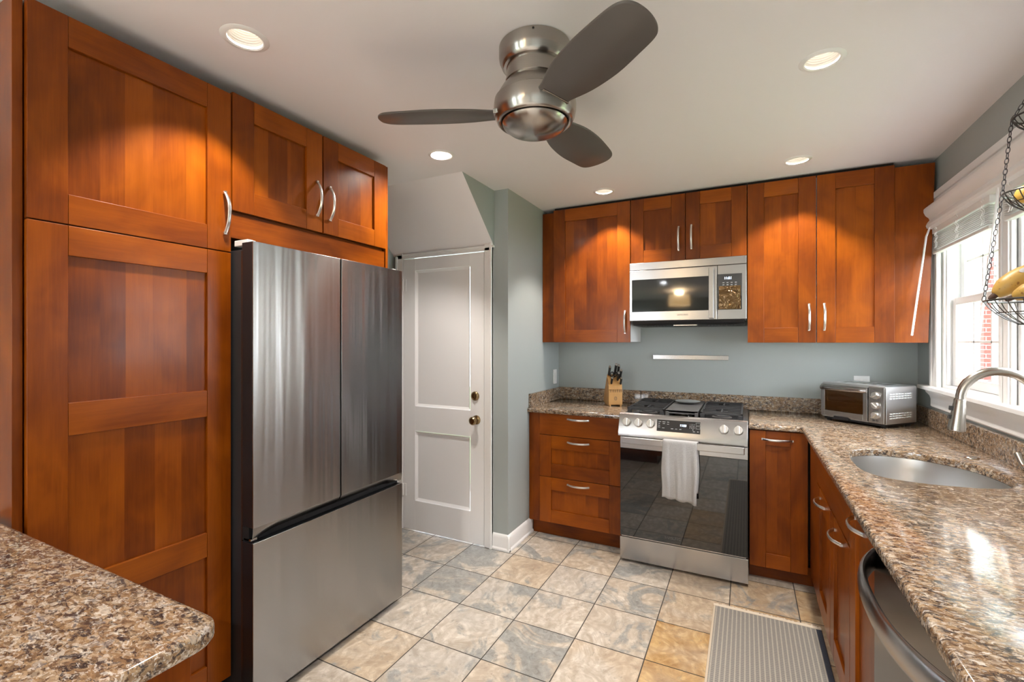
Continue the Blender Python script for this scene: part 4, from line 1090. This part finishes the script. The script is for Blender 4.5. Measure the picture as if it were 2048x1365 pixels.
blind(1.85, 2.60, 'raised white venetian blind in the nearer window half behind the hanging baskets', [(.005, .36, .02), (.0, .36, -.06), (-.050, .375, -.615)])
mb = MB()
vp = [(.945, 2.045), (.918, 2.045), (.906, 2.052), (.902, 2.066), (.908, 2.082), (.918, 2.096), (.914, 2.108), (.900, 2.122), (.892, 2.142), (.892, 2.158), (.898, 2.166), (.906, 2.168), (.945, 2.168)]
mb.prism(vp, 'Y', 1.72, 3.43, 0)
struct(mb.build('trim_3', M['white'], bevel=0))

# ------------------------------------------------------------------ hanging fruit basket
HX, HY = .776, 1.902
TIERS = [(1.542, .126, .072), (1.861, .086, .056), (2.083, .066, .044)]
t = thing('hanging_fruit_basket', 'three tier dark wire fruit basket hanging on chains by the window', 'fruit basket', (HX, HY, 0))
for z, R, D in TIERS:
    mb = MB()
    mb.tube([(R * math.cos(a_), R * math.sin(a_), z) for a_ in [k * 2 * PI / 48 for k in range(48)]], .0028, 8, closed=True)
    r2 = R * .42
    mb.tube([(r2 * math.cos(a_), r2 * math.sin(a_), z - D) for a_ in [k * 2 * PI / 32 for k in range(32)]], .0022, 8, closed=True)
    rm = R * .80
    mb.tube([(rm * math.cos(a_), rm * math.sin(a_), z - D * .52) for a_ in [k * 2 * PI / 40 for k in range(40)]], .0014, 6, closed=True)
    for k in range(22):
        a_ = 2 * PI * k / 22
        mb.tube([(q * math.cos(a_), q * math.sin(a_), zz) for q, zz in ((R, z), (R * .92, z - D * .26), (rm, z - D * .52), (R * .62, z - D * .78), (r2, z - D), (0.0, z - D - .001))], .0014, 6)
    mb.build('wire_bowl', M['wire'], t)
def chain(p0, p1):
    p0, p1 = Vector(p0), Vector(p1); d = (p1 - p0); L = d.length; d.normalize(); pitch = .0165; n = max(2, round(L / pitch)); mb = MB()
    u = d.orthogonal().normalized(); w = d.cross(u)
    for k in range(n):
        c = p0 + d * (L * (k + .5) / n); s = u if k % 2 else w
        pts = [c + d * (math.cos(a_) * .0098) + s * (math.sin(a_) * .0046) for a_ in [q * 2 * PI / 12 for q in range(12)]]
        mb.tube(pts, .0012, 5, closed=True)
    return mb.build('chain', M['chain'], t)
A0 = math.radians(160)
top = (0, 0, 2.21)
for k in range(3):
    a_ = A0 + 2 * PI * k / 3
    P3 = [(R * math.cos(a_), R * math.sin(a_), z) for z, R, D in TIERS] + [top]
    for q0, q1 in zip(P3, P3[1:]): chain(q0, q1)
chain(top, (0, 0, ZC - .03))
mb = MB(); mb.tube([(.012 * math.cos(a_), 0, ZC - .018 + .012 * math.sin(a_)) for a_ in [-PI / 2 - .6 + k * .3 for k in range(14)]], .002, 8); mb.lathe([(.010, ZC - .004), (.010, ZC)], n=12); mb.build('ceiling_hook', M['chain'], t)

def banana(lb, pts, rad, sticker=None):
    o = thing('banana', lb, 'banana', pts[0], 0, 'bananas in the lowest basket'); b = Vector(pts[0])
    path = smooth_path([Vector(p) - b for p in pts], 6); n = len(path)
    rr = []
    for i in range(n):
        u = i / (n - 1); rr.append(rad * (.30 + .70 * min(1, (u / .22)) ** .8) * (1 if u < .8 else 1 - (u - .8) * 2.4))
    mb = MB(); mb.tube(path, rr, 16); mb.build('peel', M['banana'], o, angle=60)
    d = (path[0] - path[1]).normalized()
    mb = MB(); mb.tube([path[0] - d * .004, path[0] + d * .012, path[0] + d * .018], [rr[0] * 1.03, rr[0] * .9, rr[0] * .55], 12); mb.build('stem_tip', M['bananatip'], o)
    if sticker:
        i = int(n * sticker[0]); c = path[i]; tg = (path[i + 1] - path[i - 1]).normalized(); nd = Vector(sticker[1]); nd = (nd - tg * nd.dot(tg)).normalized(); w = tg.cross(nd)
        mb = MB(); vs = [c + nd * (rr[i] * 1.03)]; m_ = 20
        for k in range(m_):
            a_ = 2 * PI * k / m_; th = .0085 * math.sin(a_) / rr[i]
            vs.append(c + tg * (.012 * math.cos(a_)) + (nd * math.cos(th) + w * math.sin(th)) * rr[i] * 1.02)
        mb.add(vs, [(0, 1 + k, 1 + (k + 1) % m_) for k in range(m_)]); mb.build('sticker', M['sticker'], o)
    return o
def rel(x, y, z): return (HX + x, HY + y, z)
banana('yellow banana with dark stem tip and grey sticker, upper one in the lowest basket', [rel(-.098, .025, 1.560), rel(-.075, .025, 1.582), rel(-.040, .022, 1.612), rel(.010, .010, 1.626), rel(.055, -.004, 1.606), rel(.088, -.018, 1.572)], .030, (.42, (-.35, -1, .65)))
banana('yellow banana lying lower in front in the lowest basket', [rel(-.080, -.034, 1.548), rel(-.052, -.050, 1.562), rel(-.012, -.062, 1.576), rel(.036, -.066, 1.572), rel(.074, -.056, 1.552)], .026)
def round_fruit(name, lb, cat, c, r, mat, group=None):
    mb = MB(); prof = [(0, r * .80)] + [(r * math.sin(a_) * 1.0, r * math.cos(a_) * (.95 if math.cos(a_) < 0 else .93)) for a_ in [k * PI / 18 for k in range(2, 18)]] + [(0, -r * .86)]
    mb.lathe(prof, (0, 0, 0), 'Z', 28)
    o = thing(name, lb, cat, c, 0, group); mb.build('flesh', mat, o, angle=60)
    mb = MB(); mb.tube([(0, 0, r * .80), (.001, .001, r * 1.02), (.003, .001, r * 1.12)], .0015, 6); mb.build('stem', M['bananatip'], o)
    return o
round_fruit('apple', 'red apple under the bananas in the lowest basket, toward the window', 'apple', rel(.040, .030, 1.513), .034, M['apple'])
round_fruit('apple', 'red apple under the front banana in the lowest basket', 'apple', rel(-.014, -.026, 1.507), .031, M['apple'])
round_fruit('orange', 'pale orange fruit in the middle basket', 'orange', rel(-.036, -.006, 1.852), .030, M['orange'])

# ------------------------------------------------------------------ outside the window
mb = MB(); mb.box(-12, 22, -22, 30, -.9, -.8, 0); struct(mb.build('ground_outside', M['lawn']))
t = thing('neighbour_house', 'white sided neighbour house with brick corner seen through the window', 'house', (2.72, 8.0, -.8))
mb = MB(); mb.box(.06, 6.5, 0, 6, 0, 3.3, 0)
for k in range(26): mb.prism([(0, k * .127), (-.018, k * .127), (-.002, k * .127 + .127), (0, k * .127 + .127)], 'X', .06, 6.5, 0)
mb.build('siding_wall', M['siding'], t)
mb = MB(); mb.box(-.02, .07, -.03, .3, 0, 3.3, 0); mb.build('brick_pier', M['brick'], t)
mb = MB(); mb.box(.10, 6.5, -.025, .5, 2.85, 4.6, 0); mb.build('upper_brick_wall', M['tanbrick'], t)
mb = MB(); mb.box(.06, 6.5, -.08, .5, 4.6, 4.78, 0); mb.build('flashing', M['greenmetal'], t)
mb = MB(); mb.box(-.2, 6.7, -.3, 6.2, 4.78, 5.0, 0); mb.build('roof', M['charcoal'], t)
